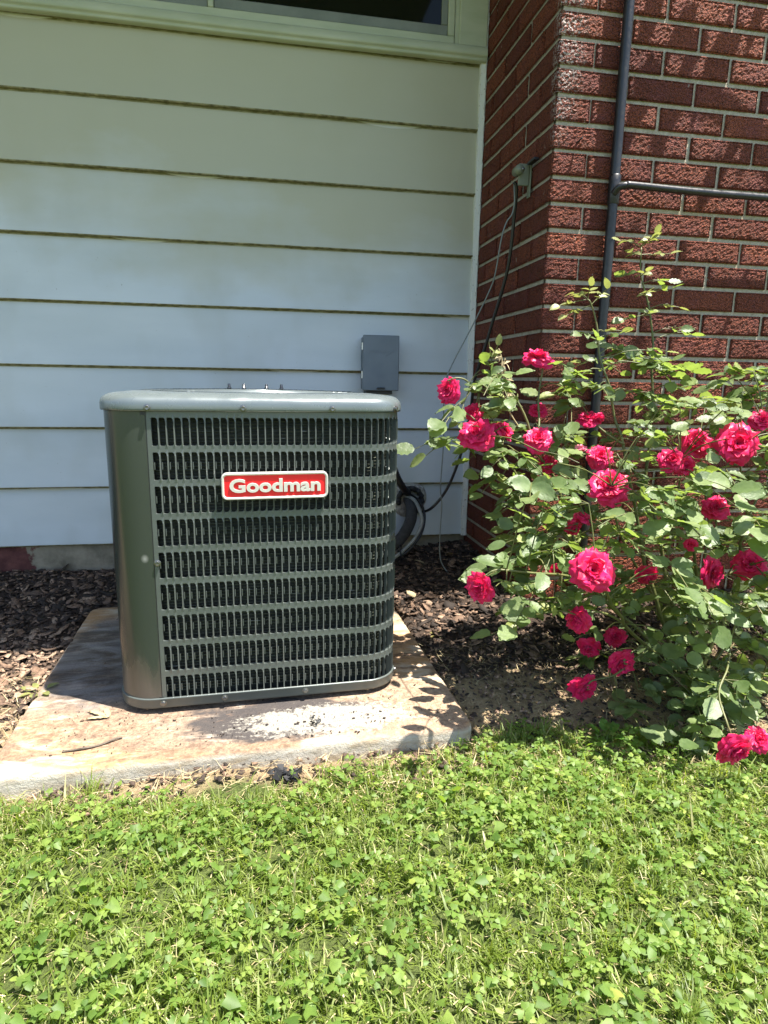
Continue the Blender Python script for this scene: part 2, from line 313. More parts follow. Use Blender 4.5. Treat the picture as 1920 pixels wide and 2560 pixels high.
# ---------------- house: recessed wall with siding ----------------
PSID = .254332; ZS = 1.7512
sw = empty('siding_wall', (0, Y0, 0)); tag(sw, 'pale blue-grey lapped siding wall behind the air conditioner', 'wall')
for k in range(-4, 8):
    zb = ZS - k * PSID; zt = min(zb + PSID + .01, 2.745)
    if zb > 2.7: continue
    xsn = np.linspace(-4, XT - .022, 60); V = []; Fq = []
    prof = [(0.002, zt, 0), (.0012, min(zb + PSID - .0065, zt - .001), 0), (-.006, zb + .13, 0), (-.0155, zb + .012, 0), (-.0175, zb + .005, 0), (-.0155, zb, 1), (.0, zb + .001, 1)]
    for i, x in enumerate(xsn):
        wv = .0022 * math.sin(x * 3.1 + k * 1.7) + .0012 * math.sin(x * 8.3 + k)
        for (yy, zz, _) in prof:
            e_ = .0007 * noise.noise(Vector((x * 14, k * 3.3, 0))) if zz < zb + .013 else 0
            V.append((x, yy + wv, zz + e_))
    n = len(prof)
    for i in range(len(xsn) - 1):
        for j in range(n - 1): Fq.append((i * n + j, i * n + j + 1, (i + 1) * n + j + 1, (i + 1) * n + j))
    o = obj('siding_board', V, Fq, SIDING, sw, True); o.data.materials.append(LIP_SHADE); o.data.materials.append(LAP_SHADE)
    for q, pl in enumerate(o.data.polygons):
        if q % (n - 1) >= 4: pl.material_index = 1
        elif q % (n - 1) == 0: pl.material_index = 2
    if k in (7,): o['label'] = 'lowest siding board above the foundation'
MB().box(-4, .004, -.03, XT - .004, .05, 2.745).obj('wall_backing', SOFF, sw)
fd = MB().box(-4, Y0 + .006, -.5, XT - .003, Y0 + .3, -.031).obj('foundation_wall', FOUND); tag(fd, 'low stained concrete foundation below the siding', 'foundation')
# corner strip between siding and brick
V = []; Fq = []; zs_ = np.linspace(-.03, 2.74, 150)
for i, z in enumerate(zs_):
    j_ = .0035 * noise.noise(Vector((z * 21, 3, 0))) + .003 * noise.noise(Vector((z * 60, 9, 0)))
    V += [(XT - .026, Y0 - .002, z), (XT - .026 + j_ * .3, Y0 - .023, z), (XT - .004 + j_, Y0 - .026, z), (XT + .003, Y0 - .018 + j_ * 2, z)]
for i in range(len(zs_) - 1):
    for j in range(3): Fq.append((i * 4 + j, i * 4 + j + 1, i * 4 + 5 + j, i * 4 + 4 + j))
tag(obj('corner_trim', V, Fq, WPAINT), 'white painted corner strip between siding and brick', 'trim')

# window
win = empty('window', (-.6, Y0, 2.0)); tag(win, 'dark window with grey sashes above the siding', 'window')
def wb(name, x0, z0, x1, z1, yf, mat, yb=-.012, bev=.003):
    return MB().box(x0 + .6, yf, z0 - 2, x1 + .6, yb, z1 - 2, bev).obj(name, mat, win)
# sill with drip lip
V = []; Fq = []
for i, x in enumerate(np.linspace(-3.4, XT - .008, 40)):
    s_ = .0015 * math.sin(x * 4)
    for yy, zz in ((-.012, .003), (-.036, .0035), (-.040, .010), (-.038, .016), (-.046, .018), (-.050, .024), (-.047, .050), (-.040, .056), (-.012, .060)): V.append((x + .6, yy, zz + s_))
for i in range(39):
    for j in range(8): Fq.append((i * 9 + j, i * 9 + 9 + j, i * 9 + 10 + j, i * 9 + 1 + j))
o = obj('sill', V, Fq, FRAME, win, True)
wb('casing', .318, 2.058, XT - .008, 2.744, -.034, FRAME); wb('casing', .300, 2.058, .3195, 2.744, -.028, FRAME)
wb('frame', -3.4, 2.056, .298, 2.088, -.032, FRAME); wb('frame', .270, 2.0885, .298, 2.744, -.030, FRAME)
wb('mullion', -.684, 2.0885, -.662, 2.744, -.031, FRAME)
wb('sash', -.6615, 2.0885, .2695, 2.128, -.024, SASH); wb('sash', .243, 2.1285, .2695, 2.744, -.024, SASH); wb('sash', -.6615, 2.1285, -.63, 2.744, -.024, SASH)
wb('sash', -3.4, 2.0885, -.6845, 2.118, -.022, SASH); wb('sash', -.712, 2.1185, -.6845, 2.744, -.022, SASH)
wb('glass', -.63, 2.1285, .243, 2.744, -.016, GLASS, -.0125, 0)
wb('insect_screen', -3.4, 2.1185, -.712, 2.744, -.016, SCREEN, -.0125, 0)
# roof over the recess
rf = empty('roof_overhang', (0, Y0, 2.75)); tag(rf, 'deep eave over the recessed siding wall', 'roof')
MB().box(-6, -1.32, .0, XT - .003, .3, .02).obj('soffit', SOFF, rf); MB().box(-6, -1.341, -.01, XT - .003, -1.3205, .15).obj('fascia', SOFF, rf)
obj('roof', [(-6, -1.36, .152), (XT, -1.36, .152), (XT, 3, 1.5), (-6, 3, 1.5), (-6, -1.36, .17), (XT, -1.36, .17), (XT, 3, 1.52), (-6, 3, 1.52)], [(0, 1, 2, 3), (4, 7, 6, 5), (0, 4, 5, 1), (1, 5, 6, 2), (0, 3, 7, 4)], ROOF, rf)

# ---------------- brick wing ----------------
PB, BL = .0820458, .248653; ZB = 1.8586
BLn, BH, BW = BL - .0105, PB - .0125, BL / 2 - .001
bw = empty('brick_wall', (XT, YF, 0)); tag(bw, 'dark red raked brick wing with pale mortar right of the siding', 'wall')
def brickmesh(seed):
    # solid brick, outer faces -y, -x and +x gridded and roughened
    rx, rz, ry = 34, 11, 16; V = []; Fq = []
    def face(o, ux, uz, nx_, nz_, nrm):
        b = len(V)
        for j in range(nz_ + 1):
            for i in range(nx_ + 1):
                p_ = Vector(o) + Vector(ux) * (i / nx_) + Vector(uz) * (j / nz_)
                e_ = min(i, nx_ - i, j, nz_ - j)
                rd = .004 if e_ == 0 else (.0012 if e_ == 1 else 0)
                q = p_ * 150 + Vector((seed * 7.7, 0, 0))
                d = .0026 * (noise.noise(q) + .6 * noise.noise(q * 2.1)) if e_ else 0
                V.append(p_ + Vector(nrm) * (d - rd) )
        for j in range(nz_):
            for i in range(nx_):
                a = b + j * (nx_ + 1) + i; Fq.append((a, a + 1, a + nx_ + 2, a + nx_ + 1))
    L2, W2, H2 = BLn / 2, BW / 2, BH / 2
    face((-L2, -W2, -H2), (2 * L2, 0, 0), (0, 0, 2 * H2), rx, rz, (0, -1, 0))
    face((-L2, W2, -H2), (0, -2 * W2, 0), (0, 0, 2 * H2), ry, rz, (-1, 0, 0))
    face((L2, -W2, -H2), (0, 2 * W2, 0), (0, 0, 2 * H2), ry, rz, (1, 0, 0))
    face((L2, W2, -H2), (-2 * L2, 0, 0), (0, 0, 2 * H2), 1, 1, (0, 1, 0))
    face((-L2, -W2, H2), (2 * L2, 0, 0), (0, 2 * W2, 0), 1, 1, (0, 0, 1))
    face((-L2, W2, -H2), (2 * L2, 0, 0), (0, -2 * W2, 0), 1, 1, (0, 0, -1))
    return mesh('brick', V, Fq, BRICK)
BM = [brickmesh(i) for i in range(6)]
def place_brick(cx, cy, cz, rz):
    o = bpy.data.objects.new('brick', random.choice(BM)); link(o, bw)
    o.location = (cx - XT + random.uniform(-.0012, .0012), cy - YF + random.uniform(-.0012, .0012), cz + random.uniform(-.001, .001)); o.rotation_euler = (0, random.uniform(-.003, .003), rz)
stuff = MB(); nb = 0
NROW0, NROW1 = -4, 25
for r_ in range(-20, NROW1):
    zc = ZB - (r_ + .5) * PB
    if zc < -.3: break
    far = r_ < NROW0
    odd = r_ % 2      # even rows: stretcher on the front at the arris
    H = BL / 2
    # front
    x = XT + (BL if not odd else H)
    spec = []
    spec.append((XT + BLn / 2, YF + H / 2, 0) if not odd else (XT + H / 2, YF + BLn / 2, -math.pi / 2))
    while x < XT + 2.6:
        spec.append((x + BL / 2, YF + H / 2, 0)); x += BL
    y = YF + (BL if odd else H)
    while y < Y0 + .1:
        spec.append((XT + H / 2, y + BL / 2, -math.pi / 2)); y += BL
    for (cx, cy, rz) in spec:
        if far or cx > XT + 1.25:
            a, b = (BLn / 2, BW / 2) if abs(rz) < .1 else (BW / 2, BLn / 2)
            stuff.box(cx - a - XT, cy - b - YF, zc - BH / 2, cx + a - XT, cy + b - YF, zc + BH / 2, .003)
        else: place_brick(cx, cy, zc, rz); nb += 1
print('bricks', nb)
o = stuff.obj('outer_bricks', BRICK, bw); o['kind'] = 'stuff'
# mortar body, 6 mm behind the brick face, finely wavy
V = []; Fq = []
def sheet(o_, u, v, nu, nv, nrm, amp=.0016):
    b = len(V); o_, u, v, nrm = map(Vector, (o_, u, v, nrm))
    for j in range(nv + 1):
        for i in range(nu + 1):
            p_ = o_ + u * (i / nu) + v * (j / nv); V.append(p_ + nrm * amp * noise.noise(p_ * 55))
    for j in range(nv):
        for i in range(nu):
            a = b + j * (nu + 1) + i; Fq.append((a, a + 1, a + nu + 2, a + nu + 1))
rc = .0118
sheet((rc, rc - .004, -.35), (2.6, 0, 0), (0, 0, 3.85), 340, 460, (0, -1, 0)); sheet((rc - .004, .74, -.35), (0, -.735 + rc, 0), (0, 0, 3.85), 100, 460, (-1, 0, 0))
V_ = len(V)
o = obj('mortar', V, Fq, MORTAR, bw, True)
MB().box(.013, .013, -.35, 2.6, .78, 3.45).obj('wall_core', MORTAR, bw)
# nail in the brick
MB().tube([(XT + .085, YF + .004, 1.474), (XT + .093, YF - .022, 1.482)], .003, 6).obj('nail', PIPE).parent = None
nl = bpy.data.objects['nail']; tag(nl, 'small dark nail sticking out of the corner brick', 'nail')

# ---------------- pipe on the wing ----------------
pp = empty('metal_pipe', (.66, YF - .022, 0)); tag(pp, 'black painted upright pipe with side branch on the brick wall', 'pipe')
xp = lambda z: .005 * math.sin(z * 1.2)
MB().tube([(.0 + xp(z), .001 * math.sin(z * 9), z) for z in np.linspace(-.25, 2.6, 40)], .0165, 16).obj('upright_pipe', PIPE, pp, True)
MB().tube([(.006, 0, 1.285), (.006, 0, 1.29), (.006, 0, 1.375), (.006, 0, 1.38)], [.0165, .0195, .0195, .0165], 16).obj('coupling', PIPE, pp, True)
MB().tube(spline([(.0, -.012, 1.318), (.008, -.027, 1.334), (.03, -.036, 1.339), (.06, -.037, 1.340), (.4, -.036, 1.335), (1.2, -.036, 1.338), (2.0, -.036, 1.34)], 6), .0115, 14).obj('branch_pipe', PIPE, pp, True)
MB().tube([(.0, .008, .72), (.004, -.019, .722), (.016, -.019, .722), (.03, .012, .72)], .003, 6).obj('pipe_clip', PIPE, pp)

# ---------------- wall bracket and cables ----------------
br = empty('cable_bracket', (XT - .002, -.31, 1.4)); tag(br, 'olive metal bracket holding cables on the brick side wall', 'bracket')
MB().box(-.006, -.012, -.058, -.001, .012, .052, .001).obj('back_plate', BRKM, br); MB().box(-.046, -.004, -.02, -.0065, .004, .052, .002).obj('fin', BRKM, br)
MB().tube([(-.048, .018, .028), (-.048, -.018, .028)], .0165, 14).obj('clamp_roll', BRKM, br, True); MB().tube([(-.036, .02, .03), (-.036, -.02, .03)], .005, 10).obj('bolt', ZINC, br, True)
MB().box(-.02, -.07, .045, -.001, -.012, .054, .001).obj('hook', PIPE, br)
cabk = [(.400, -.262, 1.405), (.412, -.262, 1.385), (.418, -.24, 1.30), (.419, -.2, 1.12), (.395, -.12, .92), (.375, -.08, .80), (.36, -.04, .70), (.36, .0, .56), (.345, .03, .42), (.315, .05, .30), (.285, .08, .21), (.235, .12, .13), (.19, .19, .10), (.165, .262, .115)]
tag(MB().tube(spline(cabk, 8), .0062, 10).obj('black_cable', CABB, None, True), 'thick black cable running from wall bracket down to the wall hole', 'cable')
cagr = [(.405, -.255, 1.40), (.41, -.255, 1.34), (.405, -.25, 1.30), (.39, -.24, 1.275), (.375, -.235, 1.22), (.37, -.2, 1.10), (.36, -.17, 1.04), (.315, -.13, .92), (.235, -.1, .745), (.217, -.09, .65), (.222, -.09, .46), (.216, -.09, .27), (.224, -.09, .18), (.221, -.09, .06), (.226, -.095, -.05), (.26, -.12, -.11), (.285, -.17, -.128)]
tag(MB().tube(spline(cagr, 8), .0028, 8).obj('grey_cable', CABG, None, True), 'thin grey wire hanging loosely from wall bracket to the mulch', 'cable')
# refrigerant lines through the wall
ls = empty('line_set', (.16, Y0 - .01, .15)); tag(ls, 'refrigerant lines leaving a foam-sealed hole in the siding', 'pipes')
V = []; Fq = []; n = 28
for rr, yy in ((0, -.004), (.04, -.012), (.062, -.016), (.078, -.006), (.082, .004)):
    for k in range(n):
        a = 2 * math.pi * k / n; q = rr * (1 + .14 * noise.noise(Vector((math.cos(a) * 2, math.sin(a) * 2, rr * 9)))); V.append((q * math.cos(a), yy - .006 * abs(noise.noise(Vector((k, rr * 70, 1)))), q * math.sin(a) * 1.05))
for i in range(4):
    for k in range(n): Fq.append((i * n + k, i * n + (k + 1) % n, i * n + n + (k + 1) % n, i * n + n + k))
obj('sealant_collar', V, Fq, SEAL, ls, True)
V = [];
mbx = MB(); 
for k in range(9):
    a = R(-50 + k * 27); mbx.tube([(.052 * math.cos(a), -.012, .052 * math.sin(a)), (.058 * math.cos(a + .3), -.03, .058 * math.sin(a + .3)), (.055 * math.cos(a + .55), -.014, .055 * math.sin(a + .55))], .012, 7)
mbx.obj('foil_tape', FOAM, ls, True)
cp = spline([(-.155, -.14, .26), (-.12, -.15, .20), (-.09, -.14, .13), (-.055, -.11, .075), (-.02, -.05, .04), (-.01, .0, .03)], 14)
MB().tube(cp, [.0165 if (i // 1) % 2 else .0135 for i in range(len(cp))], 12).obj('corrugated_conduit', BLK, ls, True)
MB().tube(spline([(-.005, .0, .0), (-.01, -.08, -.01), (-.02, -.14, -.06), (-.05, -.16, -.12), (-.09, -.17, -.165), (-.16, -.2, -.20)], 8), .026, 14).obj('insulated_pipe', FOAM, ls, True)
MB().tube(spline([(-.03, .0, .02), (0., -.10, .015), (.018, -.15, -.03), (.022, -.17, -.08), (-.01, -.19, -.14), (-.06, -.2, -.19), (-.13, -.22, -.235)], 8), .0085, 10).obj('copper_pipe', GREYP, ls, True)
MB().tube(spline([(-.01, .0, .03), (.025, -.08, .01), (.04, -.14, -.04), (.03, -.17, -.10), (-.0, -.19, -.15), (-.06, -.2, -.21), (-.14, -.2, -.24)], 8), .006, 8).obj('control_wire', BLK, ls, True)
MB().tube([(-.085, -.20, -.175), (-.08, -.225, -.215), (-.075, -.2, -.22), (-.07, -.17, -.17), (-.085, -.20, -.175)], .003, 6).obj('cable_tie', BLK, ls)

# ---------------- lettering helper ----------------
def textmesh(txt, size, extrude, offset, bevel=0):
    cu = bpy.data.curves.new('t', 'FONT'); cu.body = txt; cu.size = size; cu.extrude = extrude; cu.offset = offset; cu.bevel_depth = bevel; cu.resolution_u = 4
    o = bpy.data.objects.new('t', cu); sc.collection.objects.link(o); bpy.context.view_layer.update()
    me = bpy.data.meshes.new_from_object(o.evaluated_get(bpy.context.evaluated_depsgraph_get()))
    v = [tuple(q.co) for q in me.vertices]; f = [tuple(p_.vertices) for p_ in me.polygons]
    bpy.data.objects.remove(o); return v, f

# ---------------- disconnect box ----------------
db = empty('disconnect_box', (-.003, Y0 - .015, .77)); tag(db, 'small dark grey electrical disconnect box on the siding', 'electrical box')
MB().box(-.074, -.086, -.112, .072, -.004, .112, .003).obj('housing', BOXG, db)
MB().box(-.079, -.100, -.117, .079, -.0875, .117, .003).obj('cover', BOXG, db)
MB().box(-.084, -.094, .055, -.0795, -.086, .085).obj('hinge', BSIL, db); MB().box(-.084, -.094, -.065, -.0795, -.086, -.035).obj('hinge', BSIL, db)
MB().box(-.018, -.106, -.111, .018, -.1005, -.103, .002).obj('latch', BLK, db)
MB().box(-.062, -.08, -.132, .055, -.01, -.1125).obj('bottom_fitting', BLK, db)
mb = MB(); xo = -.0565
for tx, s_ in (('D', .0165), ('IVERSI', .0125), ('T', .0165), ('ECH', .0125)):
    v, f = textmesh(tx, s_ * 1.35, .0006, .0002); x0 = min(q[0] for q in v); x1 = max(q[0] for q in v)
    mb.add([((q[0] - x0) * .86 + xo, -.1003 - q[2], q[1] + .042) for q in v], f); xo += (x1 - x0) * .86 + .0012
mb.box(.022, -.1022, .0308, .0235, -.1, .0325); mb.tube([(.020, -.1005, .030), (.057, -.1005, .052)], .0012, 5)
mb.obj('raised_lettering', BOXG, db)

# ---------------- concrete pad ----------------
def rrect(w_, d_, r_, n_=6):
    out = []
    for cx, cy, a0 in ((w_ / 2 - r_, -d_ / 2 + r_, -90), (w_ / 2 - r_, d_ / 2 - r_, 0), (-w_ / 2 + r_, d_ / 2 - r_, 90), (-w_ / 2 + r_, -d_ / 2 + r_, 180)):
        for k in range(n_ + 1):
            a = R(a0 + 90 * k / n_); out.append((cx + r_ * math.cos(a), cy + r_ * math.sin(a)))
    return out
pcx, pcy = (PX0 + PX1) / 2, PD / 2; PZ = -.163
pad = empty('concrete_pad', (pcx * PC - pcy * PS, -1.2177 + pcx * PS + pcy * PC, PZ), PROT)
V = []; Fq = []; Wd, Dd = PX1 - PX0, PD; rings = []
def dens(path, m_=4):
    o_ = []
    for i, a in enumerate(path):
        b = path[(i + 1) % len(path)]; L_ = math.dist(a, b); k_ = max(1, int(L_ / .03))
        for j in range(k_): o_.append((a[0] + (b[0] - a[0]) * j / k_, a[1] + (b[1] - a[1]) * j / k_))
    return o_
base_ = dens(rrect(Wd, Dd, .035)); n = len(base_)
for ins, z in ((0, -.16), (0, -.018), (.0008, -.008), (.004, -.0025), (.010, 0), (.03, .0), (.08, .0)):
    for (x, y) in base_:
        s_x, s_y = (Wd - 2 * ins) / Wd, (Dd - 2 * ins) / Dd; jn = .0022 * noise.noise(Vector((x * 30, y * 30, z * 40))) if ins < .02 else 0
        V.append((x * s_x + jn, y * s_y + jn, z + .5 * jn))
for k in range(6):
    for i in range(n): j = (i + 1) % n; Fq.append((k * n + i, k * n + j, k * n + n + j, k * n + n + i))
Fq.append(tuple(range(6 * n, 7 * n)))
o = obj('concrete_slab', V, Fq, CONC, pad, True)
bpy.data.objects.remove(o, do_unlink=True) if False else None
tag(pad, 'stained concrete pad with rust and dark patches under the air conditioner', 'pad')

# ---------------- air conditioner ----------------
UZ = -.151; ac = empty('air_conditioner', (-.52723, -.64986, UZ), .03893)
tag(ac, 'grey-green louvred outdoor air conditioner on the concrete pad', 'air conditioner')
HB, RB = .3685, .09; FL = 2 * (HB - RB); ARC = RB * math.pi / 2; PER = 4 * (FL + ARC)
def path(s, off=0.0):
    s = s + FL / 2; s %= PER; q = int(s // (FL + ARC)); t = s - q * (FL + ARC)
    if t <= FL: x, y, nx_, ny_ = -FL / 2 + t, -HB, 0, -1
    else:
        a = (t - FL) / RB; x, y = FL / 2 + RB * math.sin(a), -HB + RB - RB * math.cos(a); nx_, ny_ = math.sin(a), -math.cos(a)
    x += nx_ * off; y += ny_ * off
    for _ in range(q): x, y = -y, x
    return x, y
def ringpts(off, seg=10):
    ss = []
    for q in range(4):
        b = -FL / 2 + q * (FL + ARC)
        ss += [b + FL * i / 4 for i in range(4)] + [b + FL + ARC * i / seg for i in range(seg)]
    return [path(s, off) for s in ss]
def band(mb_, prof, seg=10):  # prof: (off, z)
    rr = [ringpts(o_, seg) for o_, z in prof]; n = len(rr[0]); b = len(mb_.v); v = []; f = []
    for (o_, z), r_ in zip(prof, rr): v += [(x, y, z) for x, y in r_]
    for k in range(len(prof) - 1):
        for i in range(n): j = (i + 1) % n; f.append((k * n + i, k * n + j, k * n + n + j, k * n + n + i))
    mb_.add(v, f); return n
SEAM = -.262; ZT, ZBt = .7637, .030
# louvred panel: stamped sheet with openings, return lips and small tabs
V = []; Fq = []; PITCH = .01782; S0 = -.251; rowT = [.7495 - .0826 * i for i in range(9)]; OH = .0675
rowb = [ZT] + [rowT[i] + OH * 0 + (.0083) for i in range(1, 9)] 
zmid = [(rowT[i] - OH + rowT[i + 1]) / 2 for i in range(8)]
NC = int((PER + SEAM - .55 - S0 - .02 + .251 - .251) / PITCH) - 1
NC = int((PER - .60) / PITCH)
def addv(s, z, off): x, y = path(s, off); V.append((x, y, z)); return len(V) - 1
def hole(s0, s1, z0, z1, r_):   # right corners rounded big, left corners small; counter-clockwise from bottom-left
    pts = []; ry = .009
    rs_ = .0015
    pts += [(s0, z0 + rs_), (s0 + rs_, z0)]
    for k in range(4): a = R(-90 + 30 * k); pts.append((s1 - r_ + r_ * math.cos(a), z0 + ry + ry * math.sin(a)))
    for k in range(4): a = R(30 * k); pts.append((s1 - r_ + r_ * math.cos(a), z1 - ry + ry * math.sin(a)))
    pts += [(s0 + rs_, z1), (s0, z1 - rs_)]
    return pts
tabs = MB()
for c_ in range(NC):
    sa = S0 + c_ * PITCH; sb = sa + PITCH
    for r_ in range(9):
        zt = rowT[r_]; z1c = ZT if r_ == 0 else zmid[r_ - 1]; z0c = ZBt if r_ == 8 else zmid[r_]
        h = hole(sa + .0002, sa + .0150, zt - OH, zt, .0062)
        outer = [(sa, zt - OH), (sa, z0c), (sa + .006, z0c), (sa + .010, z0c), (sb, z0c), (sb, zt - OH + .008), (sb, zt - .008), (sb, z1c), (sa + .010, z1c), (sa + .006, z1c), (sa, z1c), (sa, zt - .002)]
        ho = [addv(s, z, {5: .0022, 6: .0022, 4: .0012, 7: .0012, 0: -.0034, 11: -.0034}.get(k, 0)) for k, (s, z) in enumerate(h)]; oo = [addv(s, z, 0) for s, z in outer]
        hi = [addv(s + (.0004 if k in (0, 11) else 0), z, -.0070) for k, (s, z) in enumerate(h)]
        for k in range(12):
            j = (k + 1) % 12; Fq.append((oo[k], oo[j], ho[j], ho[k])); Fq.append((ho[k], ho[j], hi[j], hi[k]))
        if 0 < r_ < 8 or r_ == 8:
            zz = zt - OH * .62; a = [path(sa + .0022, -.002), path(sa + .0040, -.002), path(sa + .0040, -.009), path(sa + .0022, -.009)]
            tabs.add([(x, y, z) for z in (zz, zz + .017) for x, y in a], [(0, 1, 5, 4), (1, 2, 6, 5), (3, 0, 4, 7), (4, 5, 6, 7), (2, 3, 7, 6)])
sE = S0 + NC * PITCH
# plain strip between the seam and the first opening, and the last bit
for s0, s1 in ((SEAM + .001, S0), (sE, sE + .012)):
    q = [addv(s0, ZBt, 0), addv(s1, ZBt, 0), addv(s1, ZT, 0), addv(s0, ZT, 0)]; Fq.append(tuple(q))
b = len(V); V += tabs.v; Fq += [tuple(i + b for i in q) for q in tabs.f]
obj('louvred_panel', V, Fq, ACG, ac)
# smooth corner panel wrapping the front-left corner
V = []; Fq = []; sL0 = sE + .012 - PER + .002; ns = 40
for i in range(ns + 1):
    s = sL0 + (SEAM - .001 - sL0) * i / ns
    for z in (ZBt, .2, .4, .6, ZT): V.append((*path(s, .0012), z))
for i in range(ns):
    for j in range(4): Fq.append((i * 5 + j, i * 5 + 5 + j, i * 5 + 6 + j, i * 5 + 1 + j))
for j in range(4): b = len(V); V.append((*path(SEAM - .001, -.006), 0)); V.pop()
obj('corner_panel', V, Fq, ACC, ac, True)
mb = MB(); x, y = path(SEAM - .0005, -.002); mb.box(x - .0018, y - .0014, ZBt, x + .0018, y + .01, ZT); mb.box(x - .006, y - .0035, ZBt - .001, x + .004, y, ZBt + .004); mb.box(x - .011, y - .0038, .755, x + .002, y, .7634); mb.obj('panel_seam', BLK, ac)
# base pan
mb = MB(); band(mb, [(-.02, .0), (-.004, .0005), (.003, .004), (.0045, .009), (.0045, .027), (.0055, .0285), (.0045, .031), (.0005, .0312)]); o = mb.obj('base_pan', ACG, ac, True)
mb = MB(); mb.add([(*p_, .012) for p_ in ringpts(-.02)], [tuple(range(56))]); mb.obj('pan_floor', BLK, ac)
# dark neck under the cap
mb = MB(); band(mb, [(-.001, ZT - .001), (.0008, ZT + .001), (.002, ZT + .002)]); mb.obj('cap_gasket', BLK, ac, True)
# cap
mb = MB(); pr = [(.001, .7655), (.0085, .7650), (.0090, .770), (.0088, .7815), (.0072, .788), (.0030, .7945), (-.005, .8005), (-.016, .8045), (-.032, .8068), (-.05, .8075)]; n = band(mb, pr)
last = len(mb.v) - n; rp = mb.v[last:]
for (rad, z) in ((.315, .8078), (.300, .8078), (.293, .804), (.290, .76)):
    vv = []
    for x, y, _ in rp:
        a = math.atan2(y, x); vv.append((rad * math.cos(a), rad * math.sin(a), z))
    b = len(mb.v); mb.v += vv
    for i in range(n): j = (i + 1) % n; mb.f.append((last + i, last + j, b + j, b + i))
    last = b
mb.obj('top_cap', ACT, ac, True)
# coil
mb = MB(); band(mb, [(-.030, .013), (-.030, .76)], 10); mb.obj('coil_fins', COILB, ac, True)
v0 = np.array(ringpts(-.0265, 10)); n = len(v0); NT = 84
VV = []; FF = []
for t in range(NT):
    z = .035 + t * .0086
    for k, (oo_, dz) in enumerate(((-.0272, .0016), (-.0245, 0), (-.0272, -.0016))):
        for i, (x, y) in enumerate(ringpts(oo_, 10)):
            VV.append((x, y, z + dz + .0006 * math.sin(i * 1.7 + t)))
    b = t * 3 * n
    for k in range(2):
        for i in range(n): j = (i + 1) % n; FF.append((b + k * n + j, b + k * n + i, b + (k + 1) * n + i, b + (k + 1) * n + j))
obj('coil_tubes', VV, FF, COILT, ac, True)
# fan: blades, motor, guard, studs
mb = MB(); mb.add([(.285 * math.cos(a), .285 * math.sin(a), .55) for a in np.linspace(0, 2 * math.pi, 40)[:-1]], [tuple(range(39))]); mb.obj('fan_floor', BLK, ac)
for k in range(3):
    V = []; Fq = []
    for i in range(7):
        r_ = .05 + .215 * i / 6
        for j in range(6):
            a = R(120 * k) + (j / 5 - .5) * (1.2 - .4 * i / 6); V.append((r_ * math.cos(a), r_ * math.sin(a), .70 + (j / 5 - .5) * .07))
    for i in range(6):
        for j in range(5): Fq.append((i * 6 + j, i * 6 + 6 + j, i * 6 + 7 + j, i * 6 + 1 + j))
    obj('fan_blade', V, Fq, BLK, ac, True)
MB().lathe([(0, .796), (.06, .796), (.07, .788), (.07, .66), (0, .66)], 24).obj('fan_motor', BLK, ac, True)
mb = MB()
for k in range(15):
    rr = .065 + k * .0163; zz = .8125 - .004 * (rr / .3) ** 2
    mb.tube([(rr * math.cos(a), rr * math.sin(a), zz) for a in np.linspace(0, 2 * math.pi, 41)], .0016, 5, False)
for k in range(8):
    a = R(45 * k + 10); mb.tube([(.06 * math.cos(a), .06 * math.sin(a), .8095), (.305 * math.cos(a), .305 * math.sin(a), .8085)], .0022, 5)
mb.obj('fan_guard', ACT, ac, True)
MB().lathe([(0, .8135), (.066, .8135), (.072, .8115), (.072, .808)], 28).obj('motor_plate', ACT, ac, True)
for (dx, dy) in ((-.074, -.012), (-.032, -.062), (.032, -.055), (.078, -.01)):
    MB().lathe([(.0035, .80), (.0035, .8130), (.0062, .8132), (.0062, .8185), (.0040, .8190), (.0040, .8275), (.0028, .8290), (0, .8292)], 10, Matrix.Translation((dx, dy, 0))).obj('stud', ZINC, ac, True)
# screws
def screw(s, z, off, k=1.0):
    x, y = path(s, off); x2, y2 = path(s, off + .01); d = Vector((x2 - x, y2 - y, 0)).normalized()
    M = Matrix.Translation((x, y, z)) @ d.to_track_quat('Z', 'Y').to_matrix().to_4x4() @ Matrix.Scale(k, 4)
    mb = MB(); mb.lathe([(.0085, 0), (.0085, .0012), (.0060, .0018), (.0056, .0060), (.0045, .0066), (.0, .0060)], 12, M); mb.obj('screw', ZINC, ac)
for s in (SEAM + .006, -.037, .180): screw(s, .773, .0088)
screw(.318 + .03, .773, .0088)
for q in range(1, 4):
    for s in (-.2, 0, .2): screw(s + q * (FL + ARC), .773, .0088)
screw(SEAM + .008, .393, .001)
for s in (SEAM + .003, -.105, .107, .31 + .1): screw(s, .018, .0046)
# badge
bd = empty('badge', (0.0370, -HB - .003, .584), 0); bd.parent = ac; bd.rotation_euler = (0, R(-.3), 0)
Wb, Hb = .262, .067
def plate(prof, mat, name, cap=True):
    V = []; Fq = []; n = None
    for ins, yy in prof:
        rr = max(.0045, .014 - ins); pts = rrect(Wb - 2 * ins, Hb - 2 * ins, rr, 6); n = len(pts); V += [(x, yy, z) for x, z in pts]
    for k in range(len(prof) - 1):
        for i in range(n): j = (i + 1) % n; Fq.append((k * n + i, k * n + j, k * n + n + j, k * n + n + i))
    if cap: Fq.append(tuple(range((len(prof) - 1) * n, len(prof) * n)))
    o = obj(name, V, Fq, mat, bd, False); return o
plate([(.001, 0), (0, -.002), (0, -.0135), (.0012, -.0155), (.0035, -.0158), (.0048, -.0150), (.0062, -.0145), (.0068, -.0125)], BSIL, 'badge_rim', False)
plate([(.0066, -.0126), (.0070, -.0122), (.0075, -.0120)], BRED, 'red_field')
v, f = textmesh('Goodman', .050, .0019, .0014, .0003)
